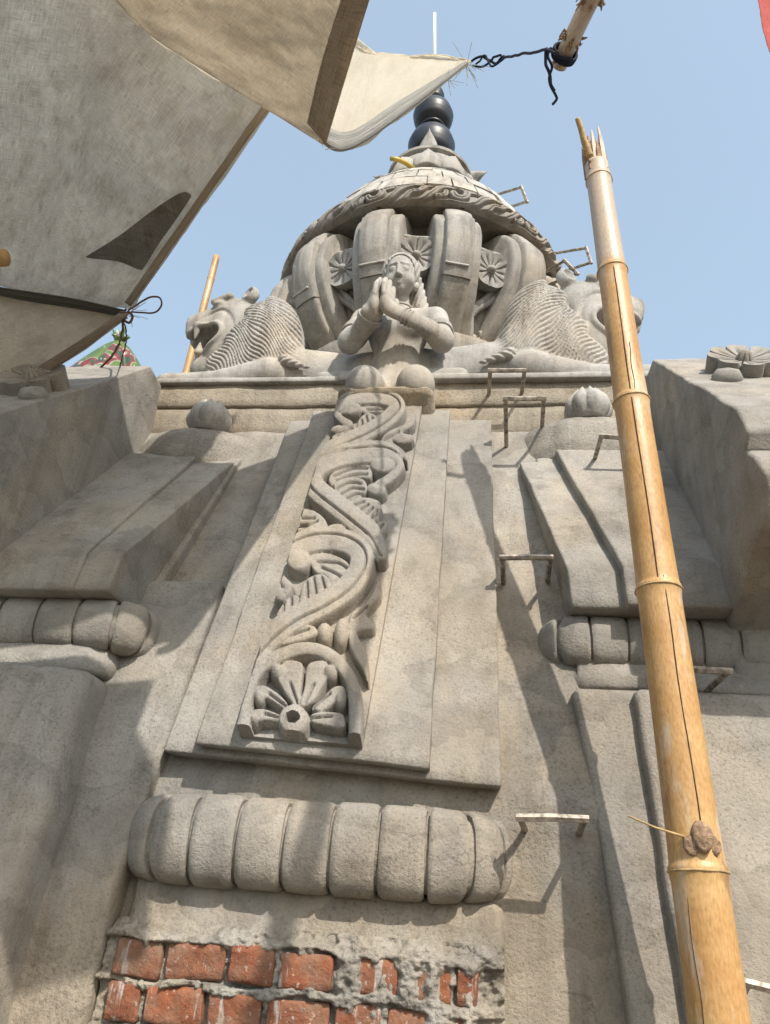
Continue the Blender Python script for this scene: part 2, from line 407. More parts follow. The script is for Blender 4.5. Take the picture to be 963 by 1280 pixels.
# ------------------------------------------------------------------ SDF sculpting (surface nets)
def sd_ell(P, c, r):
    q = (P - np.array(c, dtype=np.float32)) / np.array(r, dtype=np.float32)
    k0 = np.sqrt((q * q).sum(-1)); q2 = q / np.array(r, dtype=np.float32); k1 = np.sqrt((q2 * q2).sum(-1)) + 1e-9
    return k0 * (k0 - 1) / k1
def sd_cap(P, a, b, ra, rb):
    a = np.array(a, dtype=np.float32); b = np.array(b, dtype=np.float32); ba = b - a
    h = np.clip(((P - a) @ ba) / (ba @ ba), 0, 1)
    return np.sqrt((((P - a) - h[:, None] * ba) ** 2).sum(-1)) - (ra + (rb - ra) * h)
def smin(a, b, k):
    h = np.clip(0.5 + 0.5 * (b - a) / k, 0, 1)
    return b + (a - b) * h - k * h * (1 - h)
def smax(a, b, k): return -smin(-a, -b, k)
def surface_nets(f, lo, hi, h):
    lo = np.array(lo, dtype=np.float32); hi = np.array(hi, dtype=np.float32)
    n = np.ceil((hi - lo) / h).astype(int) + 1
    ax = [lo[k] + h * np.arange(n[k], dtype=np.float32) for k in range(3)]
    G = np.stack(np.meshgrid(*ax, indexing='ij'), -1).reshape(-1, 3)
    D = np.empty(len(G), dtype=np.float32)
    for s in range(0, len(G), 400000): D[s:s + 400000] = f(G[s:s + 400000])
    D = D.reshape(n)
    S = D < 0
    num = np.zeros(n - 1); acc = np.zeros(tuple(n - 1) + (3,))
    c = lambda a, i, j, k: a[i:n[0] - 1 + i, j:n[1] - 1 + j, k:n[2] - 1 + k]
    cor = [(i, j, k) for i in (0, 1) for j in (0, 1) for k in (0, 1)]
    for p in cor:
        for axis in range(3):
            if p[axis] == 0:
                q = list(p); q[axis] = 1
                da, db = c(D, *p), c(D, *q); cross = (da < 0) != (db < 0)
                t = np.where(cross, da / np.where(cross, da - db, 1), 0)
                num += cross
                for k in range(3):
                    acc[..., k] += np.where(cross, p[k] + (t if k == axis else 0), 0)
    act = num > 0
    idx = np.full(n - 1, -1, dtype=np.int64); idx[act] = np.arange(act.sum())
    I = np.argwhere(act)
    V = lo + h * (I + acc[act] / num[act][:, None])
    Fc = []
    for axis in range(3):
        b_, c_ = [(1, 2), (2, 0), (0, 1)][axis]
        sl0 = [slice(0, n[k] - 1) for k in range(3)]; sl1 = list(sl0); sl1[axis] = slice(1, n[axis])
        s0 = S[tuple(sl0)]; s1 = S[tuple(sl1)]
        E = np.argwhere(s0 != s1); E = E[(E[:, b_] > 0) & (E[:, c_] > 0)]
        if not len(E): continue
        inside = s0[tuple(E.T)]
        o = [E.copy() for _ in range(4)]
        o[1][:, b_] -= 1; o[2][:, b_] -= 1; o[2][:, c_] -= 1; o[3][:, c_] -= 1
        q = np.stack([idx[tuple(x.T)] for x in o], 1)
        q = np.where(inside[:, None], q, q[:, ::-1])
        Fc.append(q[(q >= 0).all(1)])
    return V, np.concatenate(Fc)
def smooth_mesh(V, Fc, it=1, lam=0.5):
    V = V.copy()
    for _ in range(it):
        s = np.zeros_like(V); c = np.zeros(len(V))
        for a, b in ((0, 1), (1, 2), (2, 3), (3, 0)):
            np.add.at(s, Fc[:, a], V[Fc[:, b]]); np.add.at(s, Fc[:, b], V[Fc[:, a]])
            np.add.at(c, Fc[:, a], 1); np.add.at(c, Fc[:, b], 1)
        V = V * (1 - lam) + lam * s / np.maximum(c, 1)[:, None]
    return V

# ================================================================== GROUND
gv = []; gn = 41
for i in range(gn):
    for j in range(gn):
        x = (i / (gn - 1) * 2 - 1); y = (j / (gn - 1) * 2 - 1)
        gv.append((x * abs(x) * 600, y * abs(y) * 600, 0.0))
g = mesh_obj('ground', gv, grid_faces(gn, gn), M_EARTH); tag(g, 'bare trodden earth around the foot of the temple tower', None, kind='structure')

# ================================================================== TOWER
tower = empty('temple_tower', (X0, 4.1, 0), 'grey cement temple tower under construction with ribbed mouldings, ledge and domed crown', 'temple')
GZ = -CZ

# --- core masonry behind everything
K = 0.40                       # backward lean of the face
def yface(z): return 2.0 + K * (z - 0.36)       # front of the middle strip of the shaft
wall = part('wall', *stack([(GZ, -1.12, 1.12, 2.02, 3.6), (0.30, -1.12, 1.12, 2.08, 3.6), (0.42, -1.12, 1.12, 2.12, 3.6), (1.86, -1.10, 1.10, yface(1.86) + 0.13, 3.6)], jit=0.006), M_WARM, tower)

# the lower wall is cut back behind the roll moulding: side cheek and back plate
def box_part(name, rows, mat, parent, **k):
    return part(name, *stack(rows, **k), mat, parent)

# --- shaft (three stepped strips)
def strip(hw, off, z0, z1, taper=0.95, thick=0.16):
    return [(z0, -hw, hw, yface(z0) - off, yface(z0) - off + thick), (z1, -hw * taper, hw * taper, yface(z1) - off, yface(z1) - off + thick)]
def skew(VF, k=0.055):         # the plasterer's lower edge drops to one side
    V = VF[0].copy(); V[:, 2] -= k * (V[:, 0] - X0 - 0.445) * np.clip((1.86 + CZ - V[:, 2]) / 1.5, 0, 1); return V, VF[1]
shaft = part('shaft', *skew(stack(strip(0.445, -0.045, 0.315, 1.86, 0.955, 0.14), jit=0.003, bev=0.006, r=0.007)), M_CON, tower)
part('middle_strip', *skew(stack([(0.335, -0.350, 0.265, yface(0.335), yface(0.335) + 0.1), (1.885, -0.320, 0.255, yface(1.885), yface(1.885) + 0.1)], jit=0.003, bev=0.006, r=0.007)), M_CON, shaft)

# --- carved scroll panel as true relief
n_sh = np.array([0, -1.0, K]); n_sh /= np.linalg.norm(n_sh)
P_sh = np.array([0, 2.0 - 0.028, 0.36 + CZ])
def Z5(x, y): return (280 + x / 2.782, 480 + y / 2.782)
quad = [onplane(*Z5(58, 1222), P_sh, n_sh), onplane(*Z5(480, 1256), P_sh, n_sh), onplane(*Z5(692, 58), P_sh, n_sh), onplane(*Z5(408, 62), P_sh, n_sh)]
NU, NV = 124, 480
uu = np.linspace(0, 1, NU); vv = np.linspace(0, 1, NV)
UU, VV = np.meshgrid(uu, vv, indexing='ij')
base = ((1 - UU)[..., None] * (1 - VV)[..., None] * quad[0] + UU[..., None] * (1 - VV)[..., None] * quad[1]
        + UU[..., None] * VV[..., None] * quad[2] + (1 - UU)[..., None] * VV[..., None] * quad[3]).reshape(-1, 3)
bx, by = pix(base)
ZX = (bx - 280) * 2.782; ZY = (by - 480) * 2.782
ZP = np.stack([ZX, ZY], 1)
H = np.zeros(len(ZP))
def seg_dist(P, poly):
    best = np.full(len(P), 1e9); tt = np.zeros(len(P)); L = len(poly) - 1
    side = np.zeros(len(P))
    for i in range(L):
        a, b = poly[i], poly[i + 1]; ba = b - a; bb = ba @ ba + 1e-9
        h = np.clip(((P - a) @ ba) / bb, 0, 1); d = P - a - h[:, None] * ba
        dd = np.sqrt((d ** 2).sum(1)); s = dd < best
        best = np.where(s, dd, best); tt = np.where(s, (i + h) / L, tt)
        side = np.where(s, np.sign(ba[0] * d[:, 1] - ba[1] * d[:, 0]), side)
    return best, tt, side
def prof(x, soft=0.20):         # 1 inside, steep rounded fall to 0 at x=1
    x = np.clip(x, 0, 1)
    return np.where(x < 1 - soft, 1 - 0.10 * (x / (1 - soft)) ** 2, 0.90 * np.sqrt(np.clip(1 - ((x - (1 - soft)) / soft) ** 2, 0, 1)))
def stroke(pts, w, h, grooves=(), n=7, taper=(1.0, 1.0)):
    global H
    poly = cr(pts, n); d, t, s = seg_dist(ZP, poly)
    ww = w * np.interp(t, [0, 0.12, 0.88, 1], [taper[0], 1, 1, taper[1]])
    x = d / ww; hh = h * prof(x)
    for gpos in grooves:
        gg = np.exp(-(((s * x) - gpos) / 0.085) ** 2) * (x < 0.97)
        hh = hh - 0.0085 * gg * (hh > 0.004)
    H = np.maximum(H, hh)
def blob(c, rx, ry, h, ang=0, dome=0.5):
    global H
    a = math.radians(ang); dx, dy = ZP[:, 0] - c[0], ZP[:, 1] - c[1]
    x = (dx * math.cos(a) + dy * math.sin(a)) / rx; y = (-dx * math.sin(a) + dy * math.cos(a)) / ry
    q = np.sqrt(x * x + y * y)
    H = np.maximum(H, h * np.where(q < 1, (1 - dome) + dome * np.sqrt(np.clip(1 - q ** 2, 0, 1)), 0) * prof(q, 0.25))
def poly_mask(pts):
    poly = cr(pts, 5, True); x, y = ZP[:, 0], ZP[:, 1]; ins = np.zeros(len(x), bool)
    for i in range(len(poly)):
        x1, y1 = poly[i]; x2, y2 = poly[(i + 1) % len(poly)]
        c = ((y1 > y) != (y2 > y)) & (x < (x2 - x1) * (y - y1) / (y2 - y1 + 1e-9) + x1); ins ^= c
    d, _, _ = seg_dist(ZP, np.vstack([poly, poly[:1]]))
    return np.where(ins, d, -d)
def leaf(pts, h, veins=(), soft=9):
    global H
    d = poly_mask(pts); x = np.clip(d / soft, 0, 1)
    hh = np.where(d > 0, h * (0.62 + 0.38 * np.sqrt(1 - (1 - x) ** 2)), 0)
    for v in veins:
        dv, _, _ = seg_dist(ZP, cr(v, 5)); hh = hh - np.where(d > 2, 0.008 * np.exp(-(dv / 4.0) ** 2), 0)
    H = np.maximum(H, hh)
def cut(c, r, depth):
    global H
    q = np.sqrt((ZP[:, 0] - c[0]) ** 2 + ((ZP[:, 1] - c[1]) / 0.8) ** 2) / r
    H = np.where(q < 1, np.minimum(H, depth), H)
def groove(pts, w, d):
    global H
    dd, _, _ = seg_dist(ZP, cr(pts, 6)); H = H - d * np.exp(-(dd / w) ** 2) * (H > 0.004)
HH = 0.030
# palmette under the arch
leaf([(250, 1150), (205, 1085), (190, 1040), (215, 995), (258, 990), (284, 1010), (278, 1080), (272, 1140)], 0.024, [[(262, 1140), (238, 1070)]])
leaf([(270, 1150), (285, 1080), (292, 1015), (320, 992), (365, 995), (372, 1040), (350, 1085), (315, 1140)], 0.024, [[(290, 1140), (320, 1075)]])
leaf([(225, 1165), (160, 1125), (112, 1125), (108, 1090), (140, 1072), (180, 1090), (225, 1130)], 0.022, [[(225, 1150), (165, 1105)]])
leaf([(310, 1150), (345, 1120), (385, 1080), (425, 1080), (432, 1130), (395, 1140), (340, 1170)], 0.022, [[(315, 1155), (375, 1105)]])
leaf([(205, 1200), (150, 1200), (98, 1205), (92, 1170), (125, 1155), (165, 1160), (210, 1180)], 0.022, [[(205, 1190), (150, 1175)]])
leaf([(310, 1175), (360, 1165), (420, 1175), (425, 1225), (360, 1220), (310, 1205)], 0.022, [[(310, 1190), (380, 1185)]])
blob((196, 1030), 30, 32, 0.031); blob((376, 1032), 30, 32, 0.031); blob((130, 1115), 24, 30, 0.028); blob((410, 1128), 24, 32, 0.028); blob((112, 1190), 22, 24, 0.027)
blob((250, 1195), 58, 58, 0.030, dome=0.25); cut((248, 1196), 24, 0.006)
stroke([(78, 1235), (90, 1110), (125, 1035), (190, 985), (285, 955), (370, 975), (430, 1035), (458, 1110), (462, 1250)], 25, HH)
# leaves and beads over the arch
leaf([(215, 900), (265, 870), (322, 872), (326, 905), (270, 928), (190, 942)], 0.024, [[(225, 912), (300, 885)]])
blob((355, 890), 31, 40, 0.029, 0, 0.6); blob((414, 885), 30, 54, 0.029, 8, 0.6)
leaf([(440, 830), (500, 780), (540, 705), (548, 760), (498, 820), (528, 850), (520, 880), (468, 890), (500, 960), (505, 1060), (478, 1010), (440, 935)], 0.020, [[(455, 840), (500, 800)]])
# loop 1
leaf([(300, 625), (360, 612), (430, 640), (452, 690), (420, 735), (385, 750), (362, 700), (318, 680)], 0.021, [[(330, 645), (400, 650), (438, 672)], [(345, 665), (400, 690), (425, 715)]])
leaf([(380, 750), (366, 700), (330, 690), (285, 715), (268, 770), (275, 820), (330, 800)], 0.024, [[(318, 705), (330, 780)], [(345, 700), (362, 760)], [(295, 720), (298, 800)]])
leaf([(278, 800), (262, 758), (225, 770), (190, 820), (178, 880), (215, 860), (270, 830)], 0.020, [[(240, 768), (242, 840)], [(215, 785), (205, 860)]])
leaf([(150, 870), (110, 900), (95, 950), (120, 945), (165, 890)], 0.014)
stroke([(88, 1040), (110, 985), (180, 905), (260, 845), (350, 800), (430, 745), (478, 680), (480, 620), (430, 582), (350, 572), (270, 590), (215, 625)], 46, HH, (0.30,), taper=(0.5, 0.55))
blob((265, 640), 48, 46, 0.031, 0, 0.14)
stroke([(215, 615), (196, 650), (200, 700), (232, 735)], 18, 0.027)
blob((196, 758), 36, 28, 0.029, 20, 0.3); stroke([(232, 735), (225, 755), (196, 762)], 16, 0.026)
# left leaf between loops, beads
leaf([(252, 405), (268, 455), (320, 470), (358, 500), (362, 535), (310, 560), (235, 580), (180, 635), (188, 590), (225, 545), (300, 520), (238, 520), (226, 498), (262, 478), (238, 445)], 0.026, [[(330, 510), (240, 555)], [(320, 500), (250, 500)]])
blob((393, 537), 50, 30, 0.028, -8, 0.6); blob((453, 555), 33, 21, 0.026, 5, 0.6)
stroke([(485, 570), (520, 590), (540, 640)], 24, 0.026, (0.0,), taper=(0.6, 0.5))
# loop 2
leaf([(368, 345), (420, 310), (500, 295), (520, 315), (512, 352), (470, 350), (410, 362), (378, 380)], 0.020, [[(385, 345), (450, 320), (500, 318)], [(395, 362), (450, 342), (500, 338)]])
leaf([(385, 375), (440, 352), (492, 362), (502, 400), (470, 430), (425, 442), (398, 412)], 0.025, [[(398, 395), (440, 375), (480, 378)], [(412, 415), (450, 395), (490, 398)], [(428, 432), (462, 415), (488, 415)]])
leaf([(430, 445), (480, 422), (540, 432), (552, 465), (535, 510), (500, 500), (460, 475)], 0.024, [[(450, 455), (490, 440)], [(470, 475), (505, 450)], [(492, 492), (520, 462)], [(515, 500), (535, 470)]])
leaf([(530, 510), (560, 495), (570, 520), (545, 560), (525, 540)], 0.018, [[(538, 535), (555, 510)]])
stroke([(552, 630), (520, 560), (460, 505), (385, 445), (325, 395), (308, 350), (335, 312), (400, 284), (480, 270), (560, 268), (605, 285)], 43, HH, (-0.30,), taper=(0.5, 0.5))
stroke([(345, 300), (300, 330), (292, 385), (330, 425)], 14, 0.024)
blob((556, 312), 50, 31, 0.031, 0, 0.14)
stroke([(600, 290), (615, 320), (580, 360), (535, 385)], 17, 0.029, taper=(1, 0.8))
blob((532, 395), 38, 24, 0.030, 5, 0.3)
# beads and right leaf under loop 3
leaf([(312, 330), (340, 290), (400, 265), (408, 280), (360, 300), (320, 340)], 0.016)
blob((438, 257), 32, 17, 0.026, -5, 0.6); blob((513, 241), 42, 23, 0.029, 0, 0.6)
leaf([(548, 222), (575, 190), (640, 160), (668, 130), (662, 170), (625, 195), (660, 205), (655, 228), (610, 235), (590, 228), (632, 262), (640, 300), (600, 268), (560, 258)], 0.024, [[(560, 225), (610, 195)]])
# loop 3
leaf([(478, 100), (540, 98), (585, 112), (588, 140), (545, 160), (530, 135), (490, 128)], 0.020, [[(500, 112), (560, 112)], [(510, 124), (570, 128)]])
leaf([(470, 205), (466, 160), (495, 128), (530, 135), (545, 165), (520, 185)], 0.024, [[(498, 140), (508, 185)], [(518, 145), (528, 172)], [(482, 155), (486, 195)]])
leaf([(382, 245), (378, 205), (410, 190), (450, 180), (462, 205), (420, 228)], 0.020, [[(400, 205), (402, 235)], [(425, 198), (430, 222)], [(448, 192), (448, 212)]])
stroke([(330, 290), (380, 255), (450, 222), (520, 188), (575, 150), (605, 112), (585, 84), (520, 72), (450, 78), (405, 98)], 31, HH, (0.30,), taper=(0.5, 0.5))
blob((432, 112), 54, 27, 0.031, 0, 0.14)
stroke([(400, 95), (392, 125), (412, 152), (440, 168)], 14, 0.027)
blob((400, 182), 30, 15, 0.026, -10, 0.3); stroke([(440, 165), (430, 178), (400, 184)], 11, 0.024)
H = np.maximum(H, 0) * 1.75 + 0.0010 * vnoise(base, 60, 3) + 0.0006 * vnoise(base, 170, 4)
slab = 0.0
Vp = base + n_sh * (H[:, None])
Fp = grid_faces(NU, NV)
# skirt round the edge so the panel is a slab with thickness
edge = [i * NV for i in range(NU)] + [(NU - 1) * NV + j for j in range(1, NV)] + [i * NV + NV - 1 for i in range(NU - 2, -1, -1)] + [j for j in range(NV - 2, 0, -1)]
b0 = len(Vp); skirt = base[edge] - n_sh * 0.055
Vp = np.vstack([Vp, skirt]); ne = len(edge)
for k in range(ne):
    k2 = (k + 1) % ne
    Fp.append((edge[k2], edge[k], b0 + k, b0 + k2))
part('carved_panel', Vp, Fp, M_CARVE, shaft, smooth=True, autosmooth=55)

# --- roll moulding of separate ribs
def plan_path(uL, uR, yF, yB, r):
    """open path: back-left -> front -> back-right"""
    pts = [(uL, yB)]
    for k in range(9):
        a = math.pi + (math.pi / 2) * k / 8; pts.append((uL + r + r * math.cos(a), yF + r + r * math.sin(a)))
    for k in range(9):
        a = -math.pi / 2 + (math.pi / 2) * k / 8; pts.append((uR - r + r * math.cos(a), yF + r + r * math.sin(a)))
    pts.append((uR, yB)); P = np.array(pts)
    s = np.concatenate([[0], np.cumsum(np.linalg.norm(np.diff(P, axis=0), axis=1))])
    return P, s
def path_at(P, s, t):
    x = np.interp(t, s, P[:, 0]); y = np.interp(t, s, P[:, 1]); e = 0.012
    dx = np.interp(t + e, s, P[:, 0]) - np.interp(t - e, s, P[:, 0]); dy = np.interp(t + e, s, P[:, 1]) - np.interp(t - e, s, P[:, 1])
    L = np.hypot(dx, dy); return x, y, dy / L, -dx / L       # outward normal (to the right of travel)
def roll(parent, uL, uR, yF, yB, r, zc, rz, ry, edges, mat, mirror=False, gap=0.010):
    """edges: list of path lengths where the ribs meet"""
    P, s = plan_path(uL, uR, yF + ry, yB, max(r - 0.0, 0.02))
    NP = 15
    def sweep(t0, t1, nt, k, pillow):
        V = []
        for i in range(nt):
            f = i / (nt - 1); t = t0 + (t1 - t0) * f
            x, y, nx, ny = path_at(P, s, t)
            de = min(t, s[-1] - t); sc = k * (0.70 + 0.30 * min(1.0, de / 0.30) ** 0.6) * (1 - (0.075 * abs(2 * f - 1) ** 12 if pillow else 0))
            for j in range(NP):
                a = -math.pi * 0.5 + math.pi * j / (NP - 1)
                c_ = math.cos(a); off = ry * sc * (abs(c_) ** 0.55); zz = zc + rz * sc * math.copysign(abs(math.sin(a)) ** 0.9, a)
                V.append(((-1 if mirror else 1) * (x + nx * off) + X0, y + ny * off, zz + CZ))
        Fc = grid_faces(nt, NP, flip=mirror)
        m = nt - 1
        Fc.append(tuple(range(NP)) if mirror else tuple(range(NP - 1, -1, -1)))
        Fc.append(tuple(m * NP + j for j in (range(NP - 1, -1, -1) if mirror else range(NP))))
        return V, Fc
    # ribs are even along the outer face, so they fan round the ends
    tt_ = np.linspace(0.001, s[-1] - 0.001, 400); ox = []
    for t_ in tt_:
        x_, y_, nx_, ny_ = path_at(P, s, t_); ox.append((x_ + nx_ * ry, y_ + ny_ * ry))
    ol = np.concatenate([[0], np.cumsum(np.linalg.norm(np.diff(np.array(ox), axis=0), axis=1))])
    edges = [float(np.interp(ol[-1] * e_ / edges[-1], ol, tt_)) for e_ in edges]
    core = sweep(0.001, s[-1] - 0.001, 60, 0.82, False)
    holder = part('roll_moulding', jitter(core[0], 0.002), core[1], mat, parent)
    for a, b in zip(edges[:-1], edges[1:]):
        V, Fc = sweep(a + gap / 2, b - gap / 2, 13, 1.0 + 0.015 * random.uniform(-1, 1), True)
        part('rib', jitter(V, 0.0025, 9, 40), Fc, mat, holder, autosmooth=50)
    return s[-1]
Pm, sm = plan_path(-0.435, 0.395, 1.95 + 0.100, 2.26, 0.08)
tot = sm[-1]
nr = 13
ed = [0.0 + tot * k / nr for k in range(nr + 1)]
roll(tower, -0.435, 0.395, 1.95, 2.26, 0.08, 0.152, 0.108, 0.100, ed, M_CON, gap=0.009)

# --- plaster skirting below the moulding and brick base
part('plinth_band', *stack([(-0.07, -0.462, 0.45, 2.010, 2.2), (0.0, -0.462, 0.45, 2.03, 2.2), (0.06, -0.462, 0.45, 2.035, 2.2)], jit=0.008, bev=0.012, r=0.05), M_WARM, tower)
base_wall = part('brick_footing', *stack([(GZ, -0.46, 0.40, 2.018, 2.2), (-0.065, -0.46, 0.40, 2.018, 2.2)], jit=0.004), M_MORTAR, tower)
bz = -0.072; bh = 0.075; pitch_b = 0.093
row = 0
while bz > -0.45:
    x = -0.462 - (0.03 if row % 2 else 0.0) * 0
    x += random.uniform(-0.012, 0.012)
    lens = [0.125, 0.155, 0.115, 0.13, 0.15, 0.12, 0.14] if row % 2 == 0 else [0.095, 0.15, 0.13, 0.15, 0.12, 0.13, 0.13]
    for L in lens:
        if x + L > 0.40: L = 0.40 - x
        if L < 0.03: break
        a, b = x + 0.006, x + L - 0.008
        z1 = bz + random.uniform(-0.004, 0.004); z0 = z1 - bh + random.uniform(-0.004, 0.004)
        yf = 1.992 + random.uniform(-0.004, 0.005)
        V, Fc = stack([(z0, a, b, yf, 2.08), (z1, a, b, yf + random.uniform(-0.003, 0.003), 2.08)], r=0.005, step=0.016, jit=0.0065, bev=0.005, ns=3)
        part('brick', V, Fc, M_BRICK, base_wall)
        x += L
    bz -= pitch_b; row += 1
# smeared mortar: an uneven crust that fills the joints and runs over the bricks
nu, nz = 230, 110
us = np.linspace(-0.48, 0.45, nu); zs = np.linspace(-0.35, -0.03, nz)
A, B = np.meshgrid(us, zs, indexing='ij'); A = A.ravel(); B = B.ravel()
Q = np.stack([A, np.zeros_like(A), B], 1)
n1 = vnoise(Q, 16, 21) + 0.6 * vnoise(Q, 38, 22) + 0.35 * vnoise(Q, 90, 23)
drip = vnoise(np.stack([A * 34, np.zeros_like(A), B * 3], 1), 1.0, 31) + 0.5 * vnoise(np.stack([A * 75, np.zeros_like(A), B * 5], 1), 1.0, 32)
rowpos = ((-0.072 - B + 0.012 * vnoise(Q, 11, 51)) / pitch_b) % 1.0
joint = np.clip((np.minimum(np.abs(rowpos - 0.90), np.minimum(np.abs(rowpos + 0.10), np.abs(rowpos - 1.9))) * -1 + 0.13) / 0.07, 0, 1)
right = np.clip((A + 0.33) / 0.35, 0, 1)
top = np.clip((B + 0.095 + 0.02 * vnoise(Q, 14, 52)) / 0.03, 0, 1)
cover = -0.85 + 1.55 * joint + 1.30 * right + 0.9 * top + 0.75 * n1 * (0.45 + 0.6 * right + 0.4 * joint) + (0.85 * drip) * right + np.where((np.abs(((A * 7.4 + 0.35 + 0.06 * np.floor((B + 0.072) / pitch_b)) % 1.0) - 0.5) < 0.035), 0.9, 0) * (1 - right)
yy = 2.006 - 0.021 * np.clip(cover, -0.3, 1.0) - 0.007 * n1 - 0.004 * vnoise(Q, 170, 41)
fade = np.clip(np.minimum((0.45 - A) / 0.05, (-0.03 - B) / 0.035) + 0.5 * vnoise(Q, 25, 61), 0, 1)   # feathered edge into the plaster
yy = yy + 0.035 * (1 - fade)
Vm = np.stack([A + X0, yy, B + CZ], 1)
mo = part('mortar_smear', Vm, grid_faces(nu, nz), M_MORTAR, tower); mo['kind'] = 'stuff'

# --- niche cheek: dark void at the left end of the moulding is formed by the projecting side wall
part('side_wall', *stack([(GZ, -1.10, -0.478, 1.955, 2.3), (0.0, -1.10, -0.485, 1.985, 2.3), (0.37, -1.10, -0.452, 2.055, 2.3), (0.95, -1.10, -0.452, 2.26, 2.5)], jit=0.006, bev=0.012, r=0.02), M_WARM, tower)

# --- pilasters, one each side
def pilaster(mir):
    root = part('pilaster', *stack([(0.60, 0.66, 1.2, 2.20, 2.7), (0.86, 0.68, 1.2, 2.24, 2.8), (1.66, 0.60, 1.15, 2.62, 3.0)], mirror=mir, jit=0.004), M_CON, tower)
    kz, bzz = 0.975, 0.845
    dy = -0.15 if mir else 0.0; dz = -0.045 if mir else 0.0; fs = 0.026 if mir else 0.0; du = 0.045 if mir else 0.0; ly = -0.19 if mir else 0.0; lx = -0.05 if mir else 0.0
    part('back_slab', *stack([(bzz + dz, 0.655 + du, 1.28, 2.150 + dy, 2.55), (kz + dz, 0.650 + du, 1.28, 2.172 + dy, 2.55), (1.63, 0.535 - 1.6 * lx, 1.20, 2.60, 2.95)], mirror=mir, r=0.010, bev=0.008), M_CON, root)
    part('front_slab', *stack([(bzz - 0.004 + dz, 0.805, 1.19, 2.112 + dy + fs, 2.5), (kz + 0.004 + dz, 0.800, 1.185, 2.132 + dy + fs, 2.5), (1.665, 0.675 - 2 * lx, 1.155, 2.572 + fs, 2.9)], mirror=mir, r=0.010, bev=0.008), M_CON, root)
    P_, s_ = plan_path(0.625 + du, 1.42, 2.19 + 0.07 + dy, 2.5, 0.06)
    n = 14
    roll(tower, 0.625 + du, 1.42, 2.185 + dy, 2.5, 0.06, 0.772 + dz, 0.080, 0.075, [s_[-1] * k / n for k in range(n + 1)], M_CON, mirror=mir, gap=0.007)
    part('fillet', *stack([(0.615 + dz, 0.64 + du, 1.4, 2.17 + dy, 2.5), (0.66 + dz, 0.63 + du, 1.4, 2.19 + dy, 2.5), (0.71 + dz, 0.64 + du, 1.4, 2.22 + dy, 2.5)], mirror=mir, r=0.1, jit=0.004), M_CON, root)
    rr = 0.06 if mir else 0.014
    low = part('lower_block', *stack([(GZ, 0.72 + lx, 1.34, 1.92 + ly, 2.4), (-0.17, 0.715 + lx, 1.34, 1.985 + ly, 2.4), (0.2, 0.685 + lx * .7, 1.34, 2.06 + ly, 2.4), (0.607 + dz, 0.640 + du, 1.32, 2.145 + ly, 2.4)], mirror=mir, r=rr, bev=0.016, jit=0.004), M_CON, tower)
    part('raised_face', *stack([(GZ, 0.83, 1.20, 1.88 + ly, 2.3), (-0.16, 0.825, 1.20, 1.948 + ly, 2.3), (0.2, 0.815, 1.20, 2.024 + ly, 2.3), (0.600 + dz, 0.800, 1.20, 2.107 + ly, 2.3)], mirror=mir, r=rr, bev=0.014, jit=0.004), M_CON, low)
    # round disc that carries the lotus bud
    dd = -0.05 if mir else 0.0; c = (X0 + (-0.83 if mir else 0.83)); prof_ = [(0.0, 1.60), (0.30, 1.60), (0.352, 1.645), (0.36, 1.70), (0.345, 1.80), (0.325, 1.838), (0.0, 1.842)]
    pr = []
    for a, b in zip(prof_[:-1], prof_[1:]):
        for k in range(4): pr.append((a[0] + (b[0] - a[0]) * k / 4, a[1] + (b[1] - a[1]) * k / 4))
    pr.append(prof_[-1]); pr = [(r_, z_ + CZ + dd) for r_, z_ in pr]
    V, Fc = lathe(pr, c, 2.92, 56)
    part('round_disc', jitter(V, 0.004), Fc, M_WARM, tower, autosmooth=60)
    # lotus bud of overlapping petals
    bx_, by_ = (c + (0.045 if mir else -0.01)), 2.655
    V, Fc = lathe([(0.0, 1.84 + CZ + dd), (0.07, 1.84 + CZ + dd), (0.085, 1.90 + CZ + dd), (0.06, 1.97 + CZ + dd), (0.0, 2.0 + CZ + dd)], bx_, by_, 20)
    bud = part('lotus_bud', V, Fc, M_STATUE, tower)
    for k in range(9):
        a = 2 * math.pi * k / 9 + 0.15; Vp = []
        for i in range(9):
            t = i / 8
            rad = 0.098 * math.sin(min(1, 0.25 + t * 0.9) * math.pi * 0.62) * (1 - 0.75 * t ** 2.2) + 0.012
            wdt = 0.62 * (math.sin(math.pi * (0.16 + 0.84 * t)) ** 0.7 if t < 1 else 0.0)
            for j in range(7):
                s = j / 6 * 2 - 1; ang = a + s * wdt * 0.72
                rr_ = rad * (1 - 0.10 * s * s) + 0.006 * (1 - abs(s)) ** 0.5
                Vp.append((bx_ + rr_ * math.sin(ang), by_ - rr_ * math.cos(ang), 1.842 + 0.165 * t + CZ + dd))
        part('petal', Vp, grid_faces(9, 7, flip=True), M_STATUE, bud)
    # far block with the sloping shoulder
    blk = part('corner_block', *stack([(GZ, 1.10, 2.4, 2.20, 3.05), (0.80, 1.10, 2.4, 2.20, 3.05), (0.93, 1.075, 2.4, 1.76, 3.05), (1.02, 1.075, 2.4, 1.70, 3.05), (1.10, 1.075, 2.4, 1.73, 3.05), (1.16, 1.075, 2.4, 1.79, 3.05), (1.18, 1.075, 2.4, 1.745, 3.05), (1.30, 1.075, 2.4, 1.80, 3.05), (2.11, 1.075, 2.4, 2.575, 3.05)], mirror=mir, r=0.012, bev=0.016, jit=0.005), M_CON, tower)
    return blk
blkR = pilaster(False); blkL = pilaster(True)

